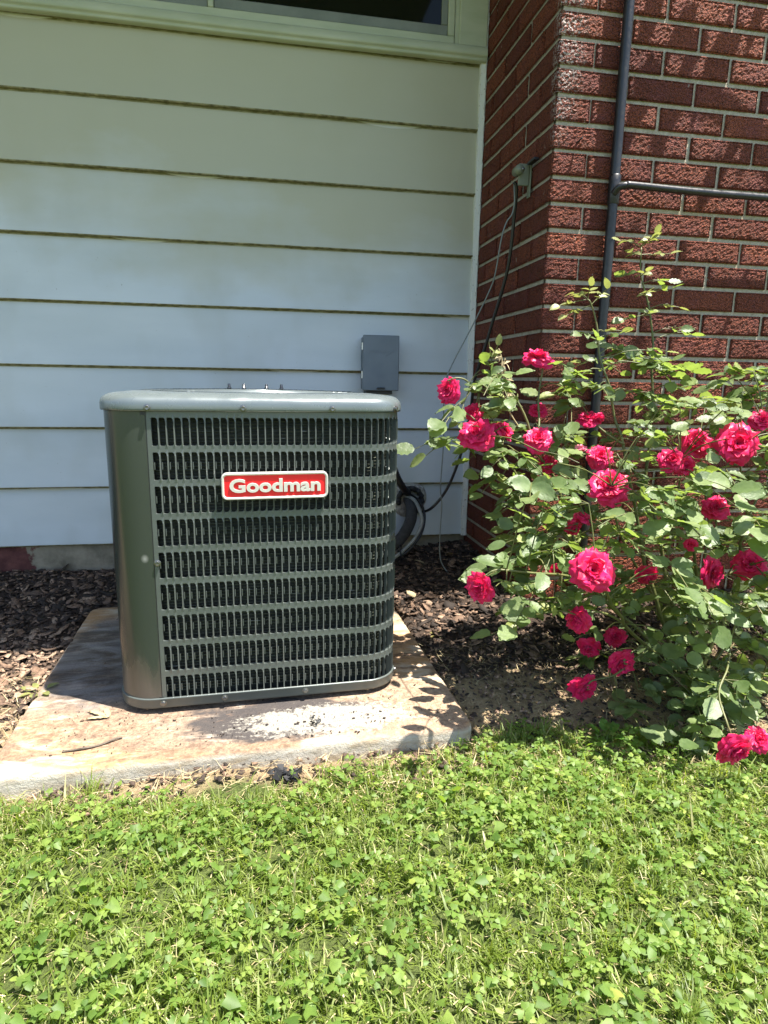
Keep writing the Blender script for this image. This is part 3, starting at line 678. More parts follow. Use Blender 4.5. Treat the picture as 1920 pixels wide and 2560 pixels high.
x0, x1 = min(q[0] for q in v), max(q[0] for q in v); z0, z1 = min(q[1] for q in v), max(q[1] for q in v)
kx, kz = .224 / (x1 - x0), .0345 / (z1 - z0)
mb = MB(); mb.add([((q[0] - (x0 + x1) / 2) * kx, -.0138 - q[2], (q[1] - (z0 + z1) / 2) * kz + .001) for q in v], f); mb.obj('raised_lettering', BSIL, bd)

BLOOMS= [(-0.006, -0.9, 0.671, 0.077, 'L'), (0.282, -0.85, 0.78, 0.09, 'U'), (0.063, -0.93, 0.617, 0.055, 'F'), (0.052, -1.0, 0.568, 0.101, 'F'), (0.159, -0.95, 0.572, 0.066, 'S'), (0.289, -0.85, 0.623, 0.056, 'F'), (0.229, -1.0, 0.556, 0.084, 'F'), (0.421, -0.9, 0.608, 0.069, 'U'), (0.443, -0.92, 0.591, 0.046, 'D'), (0.286, -0.95, 0.474, 0.056, 'F'), (0.417, -1.0, 0.506, 0.078, 'F'), (0.362, -1.15, 0.45, 0.112, 'F'), (0.325, -1.1, 0.357, 0.051, 'U'), (0.303, -1.1, 0.315, 0.051, 'D'), (0.57, -1.1, 0.505, 0.075, 'F'), (0.671, -1.05, 0.542, 0.09, 'F'), (0.609, -1.1, 0.483, 0.064, 'D'), (0.723, -1.15, 0.552, 0.117, 'F'), (0.869, -1.05, 0.607, 0.073, 'F'), (0.717, -1.1, 0.371, 0.075, 'F'), (0.225, -1.35, 0.287, 0.106, 'F'), (0.005, -1.2, 0.198, 0.082, 'L'), (0.27, -1.2, 0.1, 0.076, 'L'), (0.4, -1.05, -0.055, 0.069, 'D'), (0.515, -1.0, -0.039, 0.065, 'F'), (0.452, -1.15, -0.061, 0.083, 'D'), (0.348, -1.15, -0.129, 0.085, 'D'), (0.538, -1.1, 0.17, 0.069, 'D'), (0.706, -1.15, 0.192, 0.087, 'D'), (0.806, -1.15, 0.222, 0.09, 'F'), (0.533, -1.5, -0.113, 0.09, 'D'), (0.656, -1.42, -0.136, 0.063, 'F'), (0.656, -1.1, 0.263, 0.038, 'F'), (0.238, -1.15, 0.217, 0.041, 'D')]
CANES= [[(0.747, -1.0, -0.198), (0.634, -1.0, 0.068), (0.572, -0.98, 0.273), (0.516, -0.95, 0.526), (0.491, -0.93, 0.604), (0.448, -0.92, 0.732), (0.419, -0.9, 0.86), (0.392, -0.9, 0.925)], [(0.784, -0.98, -0.21), (0.706, -0.92, 0.141), (0.649, -0.88, 0.392), (0.648, -0.86, 0.517), (0.651, -0.85, 0.656), (0.646, -0.84, 0.791), (0.626, -0.84, 0.897), (0.601, -0.83, 1.002), (0.582, -0.83, 1.084)], [(0.734, -1.0, -0.203), (0.593, -1.0, -0.031), (0.457, -1.0, 0.085), (0.385, -0.98, 0.208), (0.32, -0.95, 0.299), (0.226, -0.92, 0.417), (0.151, -0.92, 0.51), (0.086, -0.97, 0.551)], [(0.385, -0.98, 0.208), (0.342, -0.92, 0.385), (0.245, -0.95, 0.516), (0.19, -0.92, 0.647), (0.136, -0.9, 0.69), (0.09, -0.9, 0.673), (0.049, -0.9, 0.699), (0.02, -0.9, 0.704), (-0.005, -0.9, 0.696)], [(0.245, -0.95, 0.516), (0.278, -0.87, 0.635), (0.287, -0.85, 0.76)], [(0.457, -1.0, 0.085), (0.29, -1.15, 0.198), (0.144, -1.2, 0.232), (0.054, -1.2, 0.243), (0.02, -1.2, 0.23)], [(0.747, -1.0, -0.198), (0.441, -1.15, 0.063), (0.282, -1.3, 0.221), (0.241, -1.33, 0.272)], [(0.634, -1.0, 0.068), (0.463, -1.1, 0.249), (0.382, -1.15, 0.361), (0.366, -1.15, 0.44)], [(0.791, -0.98, -0.211), (0.768, -1.0, 0.062), (0.689, -1.05, 0.287), (0.637, -1.05, 0.403), (0.604, -1.08, 0.497)], [(0.768, -1.0, 0.062), (0.78, -1.0, 0.272), (0.746, -1.0, 0.428), (0.691, -1.03, 0.529)], [(0.819, -0.98, -0.213), (0.892, -1.0, 0.056), (0.853, -1.05, 0.318), (0.784, -1.1, 0.454), (0.743, -1.13, 0.539)], [(0.853, -1.05, 0.318), (0.968, -1.0, 0.449), (0.895, -1.03, 0.591)], [(0.768, -1.0, 0.062), (0.75, -1.08, 0.234), (0.727, -1.09, 0.358)], [(0.747, -1.0, -0.198), (0.555, -1.1, -0.036), (0.463, -1.14, -0.036), (0.453, -1.15, -0.054)], [(0.555, -1.1, -0.036), (0.431, -1.15, -0.076), (0.356, -1.15, -0.094), (0.35, -1.15, -0.123)], [(0.441, -1.15, 0.063), (0.337, -1.2, 0.121), (0.282, -1.2, 0.113)], [(0.819, -0.98, -0.213), (0.777, -1.1, 0.024), (0.621, -1.33, 0.024), (0.546, -1.4, -0.015), (0.52, -1.47, -0.055), (0.544, -1.49, -0.105)], [(0.777, -1.1, 0.024), (0.789, -1.25, -0.007), (0.78, -1.33, -0.058), (0.727, -1.39, -0.098), (0.669, -1.41, -0.135)], [(0.819, -0.98, -0.213), (0.976, -0.95, -0.047), (1.114, -0.9, 0.279), (1.144, -0.9, 0.534), (1.093, -0.9, 0.705)], [(0.976, -0.95, -0.047), (1.027, -1.05, 0.067), (1.03, -1.1, 0.325)], [(0.649, -0.88, 0.392), (0.518, -0.95, 0.481), (0.434, -0.98, 0.497)], [(0.516, -0.95, 0.526), (0.451, -0.92, 0.57), (0.427, -0.9, 0.598)], [(0.768, -1.0, 0.062), (0.741, -1.12, 0.164), (0.807, -1.14, 0.208)], [(0.634, -1.0, 0.068), (0.547, -1.08, 0.148), (0.539, -1.1, 0.164)], [(0.32, -0.95, 0.299), (0.307, -1.05, 0.319), (0.306, -1.1, 0.309)], [(0.382, -1.15, 0.361), (0.35, -1.12, 0.334), (0.328, -1.1, 0.35)]]
ANCH= [(0.922, -0.843, 0.109), (1.377, -0.767, 0.071), (0.307, -0.754, 0.332), (0.629, -1.252, 0.138), (0.599, -0.994, 0.528), (0.483, -0.77, 0.48), (1.015, -0.842, 0.581), (0.186, -1.244, 0.334), (0.493, -0.731, 0.527), (1.244, -0.743, 0.466), (0.555, -1.197, 0.272), (1.04, -1.141, 0.081), (0.271, -1.318, 0.358), (0.7, -1.134, 0.482), (0.851, -1.131, 0.383), (0.442, -1.286, 0.283), (0.664, -1.309, 0.193), (0.949, -0.973, 0.437), (0.5, -0.762, 0.089), (0.978, -1.107, 0.471), (0.507, -1.255, 0.227), (1.185, -0.753, 0.676), (0.272, -0.954, 0.459), (0.96, -1.133, 0.336), (1.079, -1.076, 0.329), (0.498, -0.824, 0.24), (0.401, -1.287, 0.456), (0.995, -1.024, 0.681), (1.057, -0.881, 0.606), (1.287, -0.847, 0.193), (0.159, -1.23, 0.442), (1.024, -1.048, -0.017), (0.465, -1.094, 0.603), (1.284, -0.944, -0.059), (0.444, -1.267, 0.501), (0.564, -0.8, 0.076), (0.627, -0.855, 0.088), (0.977, -0.864, 0.179), (0.432, -1.151, 0.246), (0.731, -0.917, 0.517), (0.686, -0.932, 0.085), (1.136, -0.907, 0.012), (0.507, -1.22, 0.375), (0.707, -1.217, 0.237), (1.013, -0.921, 0.26), (0.676, -0.855, 0.219), (0.42, -0.941, 0.201), (0.184, -1.211, 0.508), (0.628, -1.177, 0.323), (0.489, -1.074, 0.515), (0.727, -0.993, 0.634), (1.097, -1.069, 0.111), (0.893, -1.098, 0.26), (0.96, -0.739, -0.119), (0.908, -0.784, 0.422), (0.544, -1.236, 0.323), (0.403, -1.184, 0.432), (0.628, -0.947, 0.612), (0.765, -1.159, 0.545), (0.664, -0.958, 0.229), (0.889, -1.0, 0.489), (0.471, -1.002, 0.494), (0.79, -0.787, -0.055), (0.944, -0.975, 0.391), (0.841, -1.142, 0.575), (0.959, -1.06, 0.209), (0.994, -1.033, 0.605), (0.544, -1.279, 0.21), (0.495, -0.845, 0.063), (1.176, -0.721, -0.159), (0.704, -1.145, 0.615), (0.575, -1.223, 0.447), (0.906, -0.793, 0.095), (0.959, -0.774, 0.291), (0.325, -1.167, 0.354), (0.694, -1.24, 0.383), (0.449, -0.878, 0.424), (0.598, -1.25, 0.568), (1.043, -0.964, 0.319), (0.422, -1.32, 0.26), (0.224, -1.301, 0.426), (1.022, -0.753, 0.315), (0.22, -1.145, 0.275), (0.661, -1.222, 0.241), (0.352, -0.917, 0.525), (0.34, -0.726, 0.259), (1.291, -0.759, 0.294), (0.09, -1.284, 0.473), (0.299, -1.079, 0.364), (0.548, -1.132, 0.645), (0.388, -0.767, 0.272), (0.28, -1.261, 0.481), (1.209, -0.864, 0.18), (0.696, -0.75, -0.013), (0.685, -1.063, 0.545), (0.317, -1.052, 0.218), (0.971, -1.0, -0.001), (0.704, -0.733, 0.657), (0.422, -1.154, 0.564), (0.307, -1.106, 0.333), (1.171, -0.842, 0.55), (0.611, -0.802, 0.158), (0.514, -1.209, 0.336), (1.067, -0.731, 0.372), (1.114, -0.904, -0.034), (0.953, -0.841, 0.279), (0.575, -0.912, 0.259), (0.281, -1.277, 0.28), (1.15, -0.746, 0.136), (0.568, -1.177, 0.116), (0.725, -0.777, 0.277), (0.855, -1.034, 0.093), (1.206, -0.945, -0.052), (0.823, -1.258, 0.641), (0.495, -1.249, 0.476), (0.501, -0.902, 0.331), (0.112, -1.262, 0.542), (0.348, -1.288, 0.401), (1.129, -1.015, 0.196), (0.835, -0.933, 0.009), (0.712, -0.825, -0.001), (1.433, -0.785, 0.059), (1.055, -1.067, 0.556), (0.494, -1.033, 0.449), (0.946, -1.155, 0.533), (0.816, -1.163, 0.21), (1.234, -0.782, 0.345), (0.565, -1.28, 0.646), (0.806, -1.278, 0.258), (0.622, -1.248, 0.175), (0.579, -1.237, 0.595), (0.715, -0.818, 0.074), (0.995, -0.746, 0.167), (1.184, -0.938, 0.416), (0.785, -1.075, 0.526), (0.846, -1.258, 0.417), (0.607, -1.15, 0.378), (0.936, -1.12, 0.516), (1.008, -0.842, 0.214), (0.548, -1.136, 0.42), (0.835, -1.045, 0.63), (1.047, -1.07, 0.133), (0.484, -1.124, 0.577), (0.636, -1.101, 0.126), (0.218, -1.103, 0.306), (0.298, -1.056, 0.415), (0.526, -0.911, 0.547), (0.667, -1.052, 0.582), (0.272, -1.299, 0.322), (1.17, -0.85, 0.413), (0.916, -1.167, 0.442), (0.868, -1.167, 0.179), (0.491, -1.007, 0.369), (0.464, -1.23, 0.406), (1.245, -0.892, 0.456), (0.734, -1.281, 0.191), (0.753, -0.751, 0.452), (0.411, -1.269, 0.657), (0.918, -1.145, 0.316), (0.603, -1.053, 0.578), (1.084, -1.025, 0.031), (0.705, -1.152, 0.654), (0.675, -0.927, 0.284), (0.503, -1.097, 0.389), (0.571, -1.182, 0.512), (0.369, -0.908, 0.439), (0.851, -1.109, 0.485), (0.959, -0.964, 0.012), (0.292, -1.235, 0.548), (0.364, -1.092, 0.423), (0.151, -0.913, 0.504), (0.169, -0.98, 0.514), (0.075, -0.942, 0.627), (0.177, -0.962, 0.656), (0.147, -0.953, 0.688), (0.044, -0.873, 0.542), (0.278, -0.955, 0.566), (0.155, -0.99, 0.58), (0.108, -0.913, 0.665), (0.155, -0.913, 0.618), (0.094, -0.853, 0.504), (0.247, -0.945, 0.531), (0.207, -0.935, 0.469), (0.343, -0.861, 0.525), (0.212, -0.941, 0.614), (0.19, -0.852, 0.535), (0.107, -0.927, 0.579), (0.095, -1.008, 0.711), (0.243, -0.921, 0.575), (0.039, -0.934, 0.612), (0.288, -0.883, 0.487), (0.045, -0.92, 0.651), (0.09, -0.972, 0.498), (0.035, -1.013, 0.58), (0.078, -0.913, 0.69), (0.12, -0.87, 0.535), (0.233, -1.184, 0.171), (0.075, -1.208, 0.22), (0.166, -1.166, 0.161), (0.291, -1.127, 0.092), (0.249, -1.159, 0.219), (0.183, -1.171, 0.112), (0.187, -1.126, 0.25), (0.212, -1.132, 0.187), (0.986, -0.995, -0.072), (0.912, -0.856, -0.03), (0.614, -0.933, 0.019), (0.773, -1.187, -0.074), (0.589, -1.061, -0.076), (0.523, -1.242, 0.057), (0.722, -1.205, 0.039), (0.716, -0.953, -0.193), (0.695, -1.0, 0.046), (0.986, -0.862, -0.175), (0.294, -1.172, 0.124), (0.383, -1.207, 0.119), (1.102, -1.054, -0.139), (1.04, -1.079, -0.181), (0.687, -1.131, 0.004), (1.129, -0.869, -0.204), (0.767, -1.194, 0.074), (1.224, -0.921, -0.342), (1.083, -0.937, -0.045), (0.461, -1.074, 0.123), (0.407, -1.117, 0.033), (0.831, -0.962, -0.183), (0.946, -1.0, 0.053), (0.699, -1.2, -0.07), (0.878, -1.001, -0.278), (1.01, -0.956, -0.302), (0.52, -0.912, -0.135), (0.493, -1.082, -0.019), (0.691, -0.939, -0.02), (1.138, -0.912, -0.382), (0.96, -0.875, -0.004), (0.951, -0.881, -0.063), (1.149, -1.072, -0.175), (0.842, -1.204, -0.104), (1.047, -1.07, -0.057), (0.512, -1.125, 0.033), (0.711, -1.299, -0.092), (0.888, -1.193, -0.201), (0.624, -1.319, -0.028), (0.739, -1.319, -0.021), (0.598, -1.242, -0.106), (0.692, -1.197, -0.169), (0.782, -1.208, -0.219), (0.613, -1.207, -0.08), (0.752, -1.201, -0.154), (0.73, -1.32, -0.142), (0.671, -1.238, -0.212), (0.648, -1.268, -0.092), (0.516, -0.935, 0.678), (0.663, -0.919, 0.74), (0.632, -0.852, 0.749), (0.69, -0.912, 0.688), (0.512, -0.948, 0.757), (0.595, -0.917, 0.673), (0.53, -0.848, 0.794), (0.552, -0.945, 0.79), (0.894, -0.891, 0.723), (1.062, -0.919, 0.67), (0.989, -0.905, 0.692), (0.938, -0.977, 0.735), (0.959, -0.882, 0.675), (0.885, -0.971, 0.738), (0.975, -0.971, 0.761), (0.294, -0.902, 0.393), (0.194, -0.952, 0.417), (0.335, -0.953, 0.217), (0.254, -0.988, 0.305), (0.281, -0.981, 0.346), (0.27, -0.983, 0.256), (0.22, -0.91, 0.353), (0.172, -0.899, 0.436), (0.35, -0.92, 0.267), (0.373, -0.927, 0.718), (0.369, -0.893, 0.653), (0.436, -0.922, 0.692), (0.449, -0.89, 0.76), (0.315, -0.931, 0.686), (0.391, -1.188, -0.046), (0.433, -1.164, -0.146), (0.508, -1.143, -0.136), (0.592, -1.34, -0.172), (0.58, -1.34, -0.125)]
SPRIGS= [(0.575, -0.84, 1.089, 'y'), (0.543, -0.84, 1.057, 'y'), (0.52, -0.84, 1.099, 'y'), (0.626, -0.84, 1.061, 'y'), (0.602, -0.84, 1.103, 'y'), (0.581, -0.84, 1.004, 'y'), (0.53, -0.84, 1.002, 'g'), (0.646, -0.84, 0.996, 'g'), (0.587, -0.84, 0.949, 'y'), (0.68, -0.84, 0.93, 'y'), (0.649, -0.84, 0.974, 'g'), (0.593, -0.84, 0.893, 'g'), (0.714, -0.84, 0.868, 'g'), (0.781, -0.84, 0.865, 'g'), (0.543, -0.84, 0.88, 'g'), (0.391, -0.9, 0.939, 'y'), (0.428, -0.9, 0.93, 'y'), (0.348, -0.9, 0.879, 'y'), (0.322, -0.9, 0.904, 'y'), (0.374, -0.9, 0.933, 'y'), (0.449, -0.9, 0.839, 'y'), (0.389, -0.9, 0.826, 'g'), (0.462, -0.9, 0.828, 'g'), (0.428, -0.9, 0.805, 'g'), (0.311, -0.9, 0.748, 'g'), (0.36, -0.9, 0.743, 'g'), (0.605, -0.84, 0.779, 'g'), (0.567, -0.84, 0.766, 'g'), (0.673, -0.84, 0.763, 'g'), (0.088, -0.9, 0.727, 'g'), (0.115, -0.9, 0.754, 'g'), (0.109, -0.9, 0.802, 'y'), (0.136, -0.9, 0.69, 'g'), (0.066, -0.9, 0.689, 'g')]
# ---------------- rose bush ----------------
bush = empty('rose_bush', (.76, -1.0, float(gz(.76, -1.0)))); tag(bush, 'tall rose bush full of crimson flowers before the brick wall', 'rose bush')
BO = Vector(bush.location)
def bobj(name, mb_, mat, smooth=True, par=None):
    mb_.v = [tuple(Vector(q) - BO) for q in mb_.v]; return mb_.obj(name, mat, par or bush, smooth)
SK = []
for ci, cn in enumerate(CANES):
    P = spline(cn, 6); n = len(P); r0 = (.0062 if cn[0][2] < -.1 else .0040) if cn[-1][2] > .0 else .0032; r1 = .0019
    P = [p_ + Vector((noise.noise(p_ * 9), noise.noise(p_ * 9 + Vector((5, 0, 0))), 0)) * .012 * (0 < i < n - 1) for i, p_ in enumerate(P)]
    mb = MB(); mb.tube(P, [r0 + (r1 - r0) * i / (n - 1) for i in range(n)], 7)
    for i in range(2, n - 1, 3):      # thorns
        d = Vector((random.uniform(-1, 1), random.uniform(-1, 1), .1)).normalized(); t = .004; p_ = P[i]
        mb.add([p_ + Vector((0, 0, .003)), p_ - Vector((0, 0, .003)), p_ + d.cross(Vector((0, 0, 1))) * .0015, p_ + d * .009 - Vector((0, 0, .002))], [(0, 2, 3), (2, 1, 3), (1, 0, 3)])
    bobj('cane', mb, CANE); SK += P[2:] if cn[0][2] < -.1 else P
# leaf shapes: serrated, folded along the midrib, arched
def leafshape(seed, L_=1.0):
    r_ = random.Random(seed); n = 9; V = []; Fq = []; bend = r_.uniform(-.1, .45); fold = r_.uniform(.10, .42); tw = r_.uniform(-.25, .25); wd = r_.uniform(.29, .37)
    for i in range(n + 1):
        t = i / n; y = t; z = -bend * t * t * .6; wv = wd * (math.sin(math.pi * t ** .82)) ** .75 if 0 < t < 1 else 0
        V.append((0, y, z))
        for sg in (-1, 1):
            if 0 < i < n:
                e_ = 1 + .05 * (1 if i % 2 else -1); mid = wv * .5
                V.append((sg * mid, y + .02, z + fold * mid * .8 + .012 * math.sin(i * 2.2 + sg) + tw * sg * t * mid)); V.append((sg * wv * e_, y - .015, z + fold * wv * .7 + .02 * math.sin(i * 2.9 + sg + seed) + tw * sg * t * wv))
    ix = lambda i: 0 if i == 0 else 1 + (i - 1) * 5
    for i in range(n):
        a, b = ix(i), ix(i + 1)
        for sg, (m_, e_) in ((-1, (1, 2)), (1, (3, 4))):
            if i == 0: Fq += [(a, b, b + m_)[::sg], (a, b + m_, b + e_)[::sg]]
            elif i == n - 1: Fq += [(a, b, a + m_)[::-sg], (a + m_, b, a + e_)[::-sg]]
            else: Fq += [(a, b, b + m_, a + m_)[::sg], (a + m_, b + m_, b + e_, a + e_)[::sg]]
    return V, Fq
LS = [leafshape(s) for s in range(8)]; LM = [mesh('leaf', v, f, ROSEL, True) for v, f in LS]; YM = [mesh('young_leaf', v, f, YOUNG, True) for v, f in LS[:4]]
BP = [(Vector((x, y, z)), d) for x, y, z, d, k_ in BLOOMS]
def facing(c0, mg=.0):
    for b_, d_ in BP:
        v_ = b_ - CAM; t_ = v_.normalized(); u_ = c0 - CAM
        if u_.dot(t_) < v_.length + .02 and (u_ - t_ * u_.dot(t_)).length < d_ * .50 + mg: return True
    return False
leaves = []      # (matrix, variant, young)
stems = MB(); sunv = SUN
def lframe(p_, d, nrm, L_):
    d = d.normalized(); x = d.cross(nrm).normalized(); z = x.cross(d)
    return Matrix(((x.x * L_, d.x * L_, z.x * L_, p_.x), (x.y * L_, d.y * L_, z.y * L_, p_.y), (x.z * L_, d.z * L_, z.z * L_, p_.z), (0, 0, 0, 1)))
def compound(p0, d, L_, n_, young=False, up_=None):
    d = d.normalized(); rl = L_ * (1.9 if n_ == 5 else 1.2); P = []
    side = d.cross(Vector((0, 0, 1))).normalized()
    for k in range(5):
        t = k / 4; P.append(p0 + d * rl * t + Vector((0, 0, -.22 * rl * t * t)))
    if facing(P[2]) or facing(P[4]): return
    stems.tube(P, [.0012] * 5, 4, False)
    nrm = (up_ or Vector((random.gauss(0, .45), random.gauss(-.35, .45), 1))).normalized()
    spots = [(1.0, 0)] + [(.72, 1), (.72, -1)] + ([(.36, 1), (.36, -1)] if n_ == 5 else [])
    for t, sg in spots:
        q = P[min(4, int(t * 4))]; dd = d if sg == 0 else (d * .45 + side * sg * 1.0)
        dd = dd + Vector((random.gauss(0, .18), random.gauss(0, .18), random.gauss(-.08, .2)))
        nn = (nrm + Vector((random.gauss(0, .25), random.gauss(0, .25), random.gauss(0, .15)))).normalized()
        leaves.append((lframe(q, dd, nn, L_ * (1.08 if sg == 0 else random.uniform(.75, .98))), random.randrange(8), young))
def nearest(q): return min(SK, key=lambda s: (s - q).length + (.25 * max(0, s.z - q.z)))
for a in ANCH:
    q = Vector(a); s = nearest(q); dv = q - s
    if dv.length > .015:
        mid = s.lerp(q, .5) + Vector((0, 0, .012)); stems.tube(spline([s, mid, q], 3), [.0022, .002, .0018, .0017, .0016, .0015, .0014], 5, False)
    out = Vector((dv.x, dv.y, 0)); out = out.normalized() if out.length > .01 else Vector((random.gauss(0, 1), -abs(random.gauss(0, 1)), 0)).normalized()
    big = random.choice((.030, .036, .042, .048, .054, .062)) * random.uniform(.92, 1.08) * (1.12 if q.y < -1.1 else 1)
    if q.z < .05 and q.x < .7: big *= 1.12
    for k in range(random.choice((2, 3, 3, 4))):
        an = random.uniform(-1.6, 1.6); d = Vector((out.x * math.cos(an) - out.y * math.sin(an), out.x * math.sin(an) + out.y * math.cos(an), random.uniform(-.5, .35)))
        compound(q, d, big, 5 if random.random() < .7 else 3)
for x, y, z, kind in SPRIGS:
    q = Vector((x, y, z)); s = min(SK, key=lambda s_: (s_ - q).length); dv = q - s
    if dv.length > .01: stems.tube([s, s.lerp(q, .6) + Vector((0, 0, .004)), q], [.0014, .0012, .0009], 5, False)
    d = Vector((dv.x + random.gauss(0, .02), dv.y - .02, dv.z * .4 + .01)) if dv.length > .01 else Vector((random.gauss(0, 1), -.5, .6))
    compound(s.lerp(q, .55), d, .030 if kind == 'y' else .038, 5 if kind == 'y' else 3, kind == 'y')
bobj('leaf_stalks', stems, CANE)['kind'] = 'stuff'
# dry dead sprig left of the bush
mb = MB(); dp = [Vector((.22, -.9, .56)), Vector((.175, -.9, .624)), Vector((.169, -.9, .69)), Vector((.146, -.9, .766)), Vector((.138, -.9, .785))]; mb.tube(spline(dp, 4), .0022, 6)
for k in range(46):
    p_ = dp[1].lerp(dp[3], random.random()) + Vector((random.gauss(0, .006), random.gauss(0, .006), 0)); d = Vector((random.gauss(0, 1), random.gauss(0, 1), random.gauss(0, .8))).normalized() * random.uniform(.012, .03)
    sd = d.orthogonal().normalized() * .004; mb.add([p_, p_ + d * .5 + sd, p_ + d - Vector((0, 0, .006)), p_ + d * .5 - sd], [(0, 1, 2, 3)])
bobj('dry_sprig', mb, DRY, False)
# nearest 300 leaves as parts, the rest in one mass
def clear(l):     # nothing grows straight across the face of a bloom
    c0 = l[0].translation + l[0].to_3x3() @ Vector((0, .5, 0))
    for b_, d_ in BP:
        v_ = b_ - CAM; t_ = v_.normalized(); u_ = c0 - CAM
        if u_.dot(t_) < v_.length + .02 and (u_ - t_ * u_.dot(t_)).length < d_ * .50 + .008: return False
    return True
leaves = [l for l in leaves if clear(l) or random.random() < .08]
leaves.sort(key=lambda l: (l[0].translation - CAM).length / max(l[0].to_scale().x, 1e-4))
def vis(l): return True
TB = Matrix.Translation(-BO)
for M, k, yg in leaves[:295]:
    o = bpy.data.objects.new('young_leaf' if yg else 'leaf', YM[k % 4] if yg else LM[k]); link(o, bush); o.matrix_local = TB @ M
VV = []; FT = []; FQ = []; RR = []; yv = MB()
tri = []
for M, k, yg in leaves[295:]:
    v, f = LS[k]; M2 = TB @ M; vv = [M2 @ Vector(q) for q in v]
    if yg: yv.add(vv, f); continue
    b = len(VV); VV += [tuple(q) for q in vv]; RR += [random.random() ** 1.1] * len(v)
    for q in f:
        if len(q) == 4: tri.append((q[0] + b, q[1] + b, q[2] + b)); tri.append((q[0] + b, q[2] + b, q[3] + b))
        else: tri.append(tuple(i + b for i in q))
if yv.v: yv.obj('young_foliage', YOUNG, bush, True)['kind'] = 'stuff'
tag(bigmesh('foliage', np.array(VV), np.array(tri), ROSES, np.array(RR), bush, True), kind='stuff'); print('leaves', len(leaves))
# rose blooms
def bloommesh(seed, npet=34, open_=1.0, mat=PETAL):
    r_ = random.Random(seed); V = []; Fq = []; NU, NV = 6, 6
    for k in range(npet):
        t = k / (npet - 1); phi = k * 2.39996 + r_.uniform(-.3, .3)
        th0 = math.radians((14 + 62 * t ** 1.1) * open_ + r_.uniform(-8, 8)); curl = math.radians(12 + 55 * t + r_.uniform(-16, 22)); Lp = .30 + .36 * t ** .6 + r_.uniform(-.04, .05); Wp = .20 + .24 * t ** .6
        r0 = .015 + .05 * t; cup = (.62 - .42 * t) * Wp; ph2 = r_.uniform(0, 6)
        c_, s_ = math.cos(phi), math.sin(phi); b = len(V)
        for j in range(NV + 1):
            v = j / NV; pr_ = r0; pz = 0; steps = 6
            for q in range(steps):
                vv = v * (q + .5) / steps; an = th0 + curl * vv ** 1.6; pr_ += Lp * v / steps * math.sin(an); pz += Lp * v / steps * math.cos(an)
            wv = Wp * (.32 + .68 * math.sin(math.pi * min(1, v * .86 + .02)) ** .8) if v < .99 else Wp * .52
            for i in range(NU + 1):
                u = i / NU * 2 - 1; wob = .045 * Wp / .3 * math.sin(u * 5 + ph2 + k) * v ** 2 + .02 * math.sin(u * 9 + ph2) * v ** 3
                rad = pr_ - cup * u * u * (.4 + .6 * v) + wob; notch = -.035 * math.exp(-(u * 5) ** 2) * (v > .95) - .07 * abs(u) ** 3 * v
                V.append((c_ * rad - s_ * u * wv, s_ * rad + c_ * u * wv, pz + notch + wob * .6))
        for j in range(NV):
            for i in range(NU): a = b + j * (NU + 1) + i; Fq.append((a, a + 1, a + NU + 2, a + NU + 1))
    ext = max(math.hypot(q[0], q[1]) for q in V); V = [(q[0] / ext / 2, q[1] / ext / 2, q[2] / ext / 2) for q in V]
    return mesh('rose_bloom', V, Fq, mat, True)
BMS = [bloommesh(11 + i, 32, o_) for i, o_ in enumerate((1.0, 1.1, .95, .85, 1.15))]; BPK = bloommesh(40, 14, .35, PINK)
mb = MB()
for k in range(5):
    a = R(72 * k); c_, s_ = math.cos(a), math.sin(a); L_ = lambda r_, t, z: (c_ * r_ - s_ * t, s_ * r_ + c_ * t, z)
    mb.add([L_(.03, 0, 0), L_(.14, .05, -.02), L_(.14, -.05, -.02), L_(.34, 0, .0)], [(0, 2, 3, 1)])
mb.lathe([(0, -.16), (.045, -.15), (.075, -.09), (.06, -.02), (.03, .03)], 10); SEP = mesh('sepals', mb.v, mb.f, CANE, True)
def bloom(x, y, z, d, kind, ms=None):
    o = bpy.data.objects.new('rose_bloom', ms or random.choice(BMS)); link(o, bush)
    dirs = {'F': (-.30, -.80, .50), 'U': (-.05, -.35, .93), 'D': (-.15, -.80, -.25), 'L': (-.72, -.55, .12), 'S': (.3, -.4, .7)}
    n_ = Vector(dirs[kind]) + Vector((random.gauss(0, .15), random.gauss(0, .1), random.gauss(0, .15))); n_.normalize()
    M = n_.to_track_quat('Z', 'Y').to_matrix() @ Matrix.Rotation(random.uniform(0, 6.28), 3, 'Z'); c0 = Vector((x, y, z)) - n_ * d * .22
    o.matrix_local = Matrix.LocRotScale(c0 - BO, M, Vector((d * 1.15, d * 1.15, d * 1.1)))
    s = bpy.data.objects.new('sepals', SEP); link(s, o)
    return o, c0 - n_ * d * .15
ped = MB()
for x, y, z, d, k in BLOOMS:
    o, e_ = bloom(x, y, z, d, k); s = min(SK, key=lambda s_: (s_ - e_).length); ped.tube([s, s.lerp(e_, .6) - Vector((0, 0, .01)), e_], [.0018, .0017, .0016], 6, False)
o, e_ = bloom(.354, -1.0, .519, .036, 'U', BPK); o['label'] = 'half-open pink bud'; s = min(SK, key=lambda s_: (s_ - e_).length); ped.tube([s, e_], .0015, 6, False)
for bx, by, bz, dx in ((.085, -1.2, .205, -1), (.40, -1.02, .30, .2), (.62, -1.0, .57, -.5)):
    q = Vector((bx, by, bz)); mb = MB(); M = Matrix.Translation(q) @ Vector((dx, -.2, .4)).to_track_quat('Z', 'Y').to_matrix().to_4x4() @ Matrix.Scale(.011, 4)
    mb.lathe([(.2, -1.2), (.55, -1), (.75, -.5), (.6, 0), (.68, .4), (.5, 1.0), (.15, 1.7), (0, 1.8)], 9, M); bobj('rose_bud', mb, YOUNG); s = min(SK, key=lambda s_: (s_ - q).length); ped.tube([s, q], .0014, 6, False)
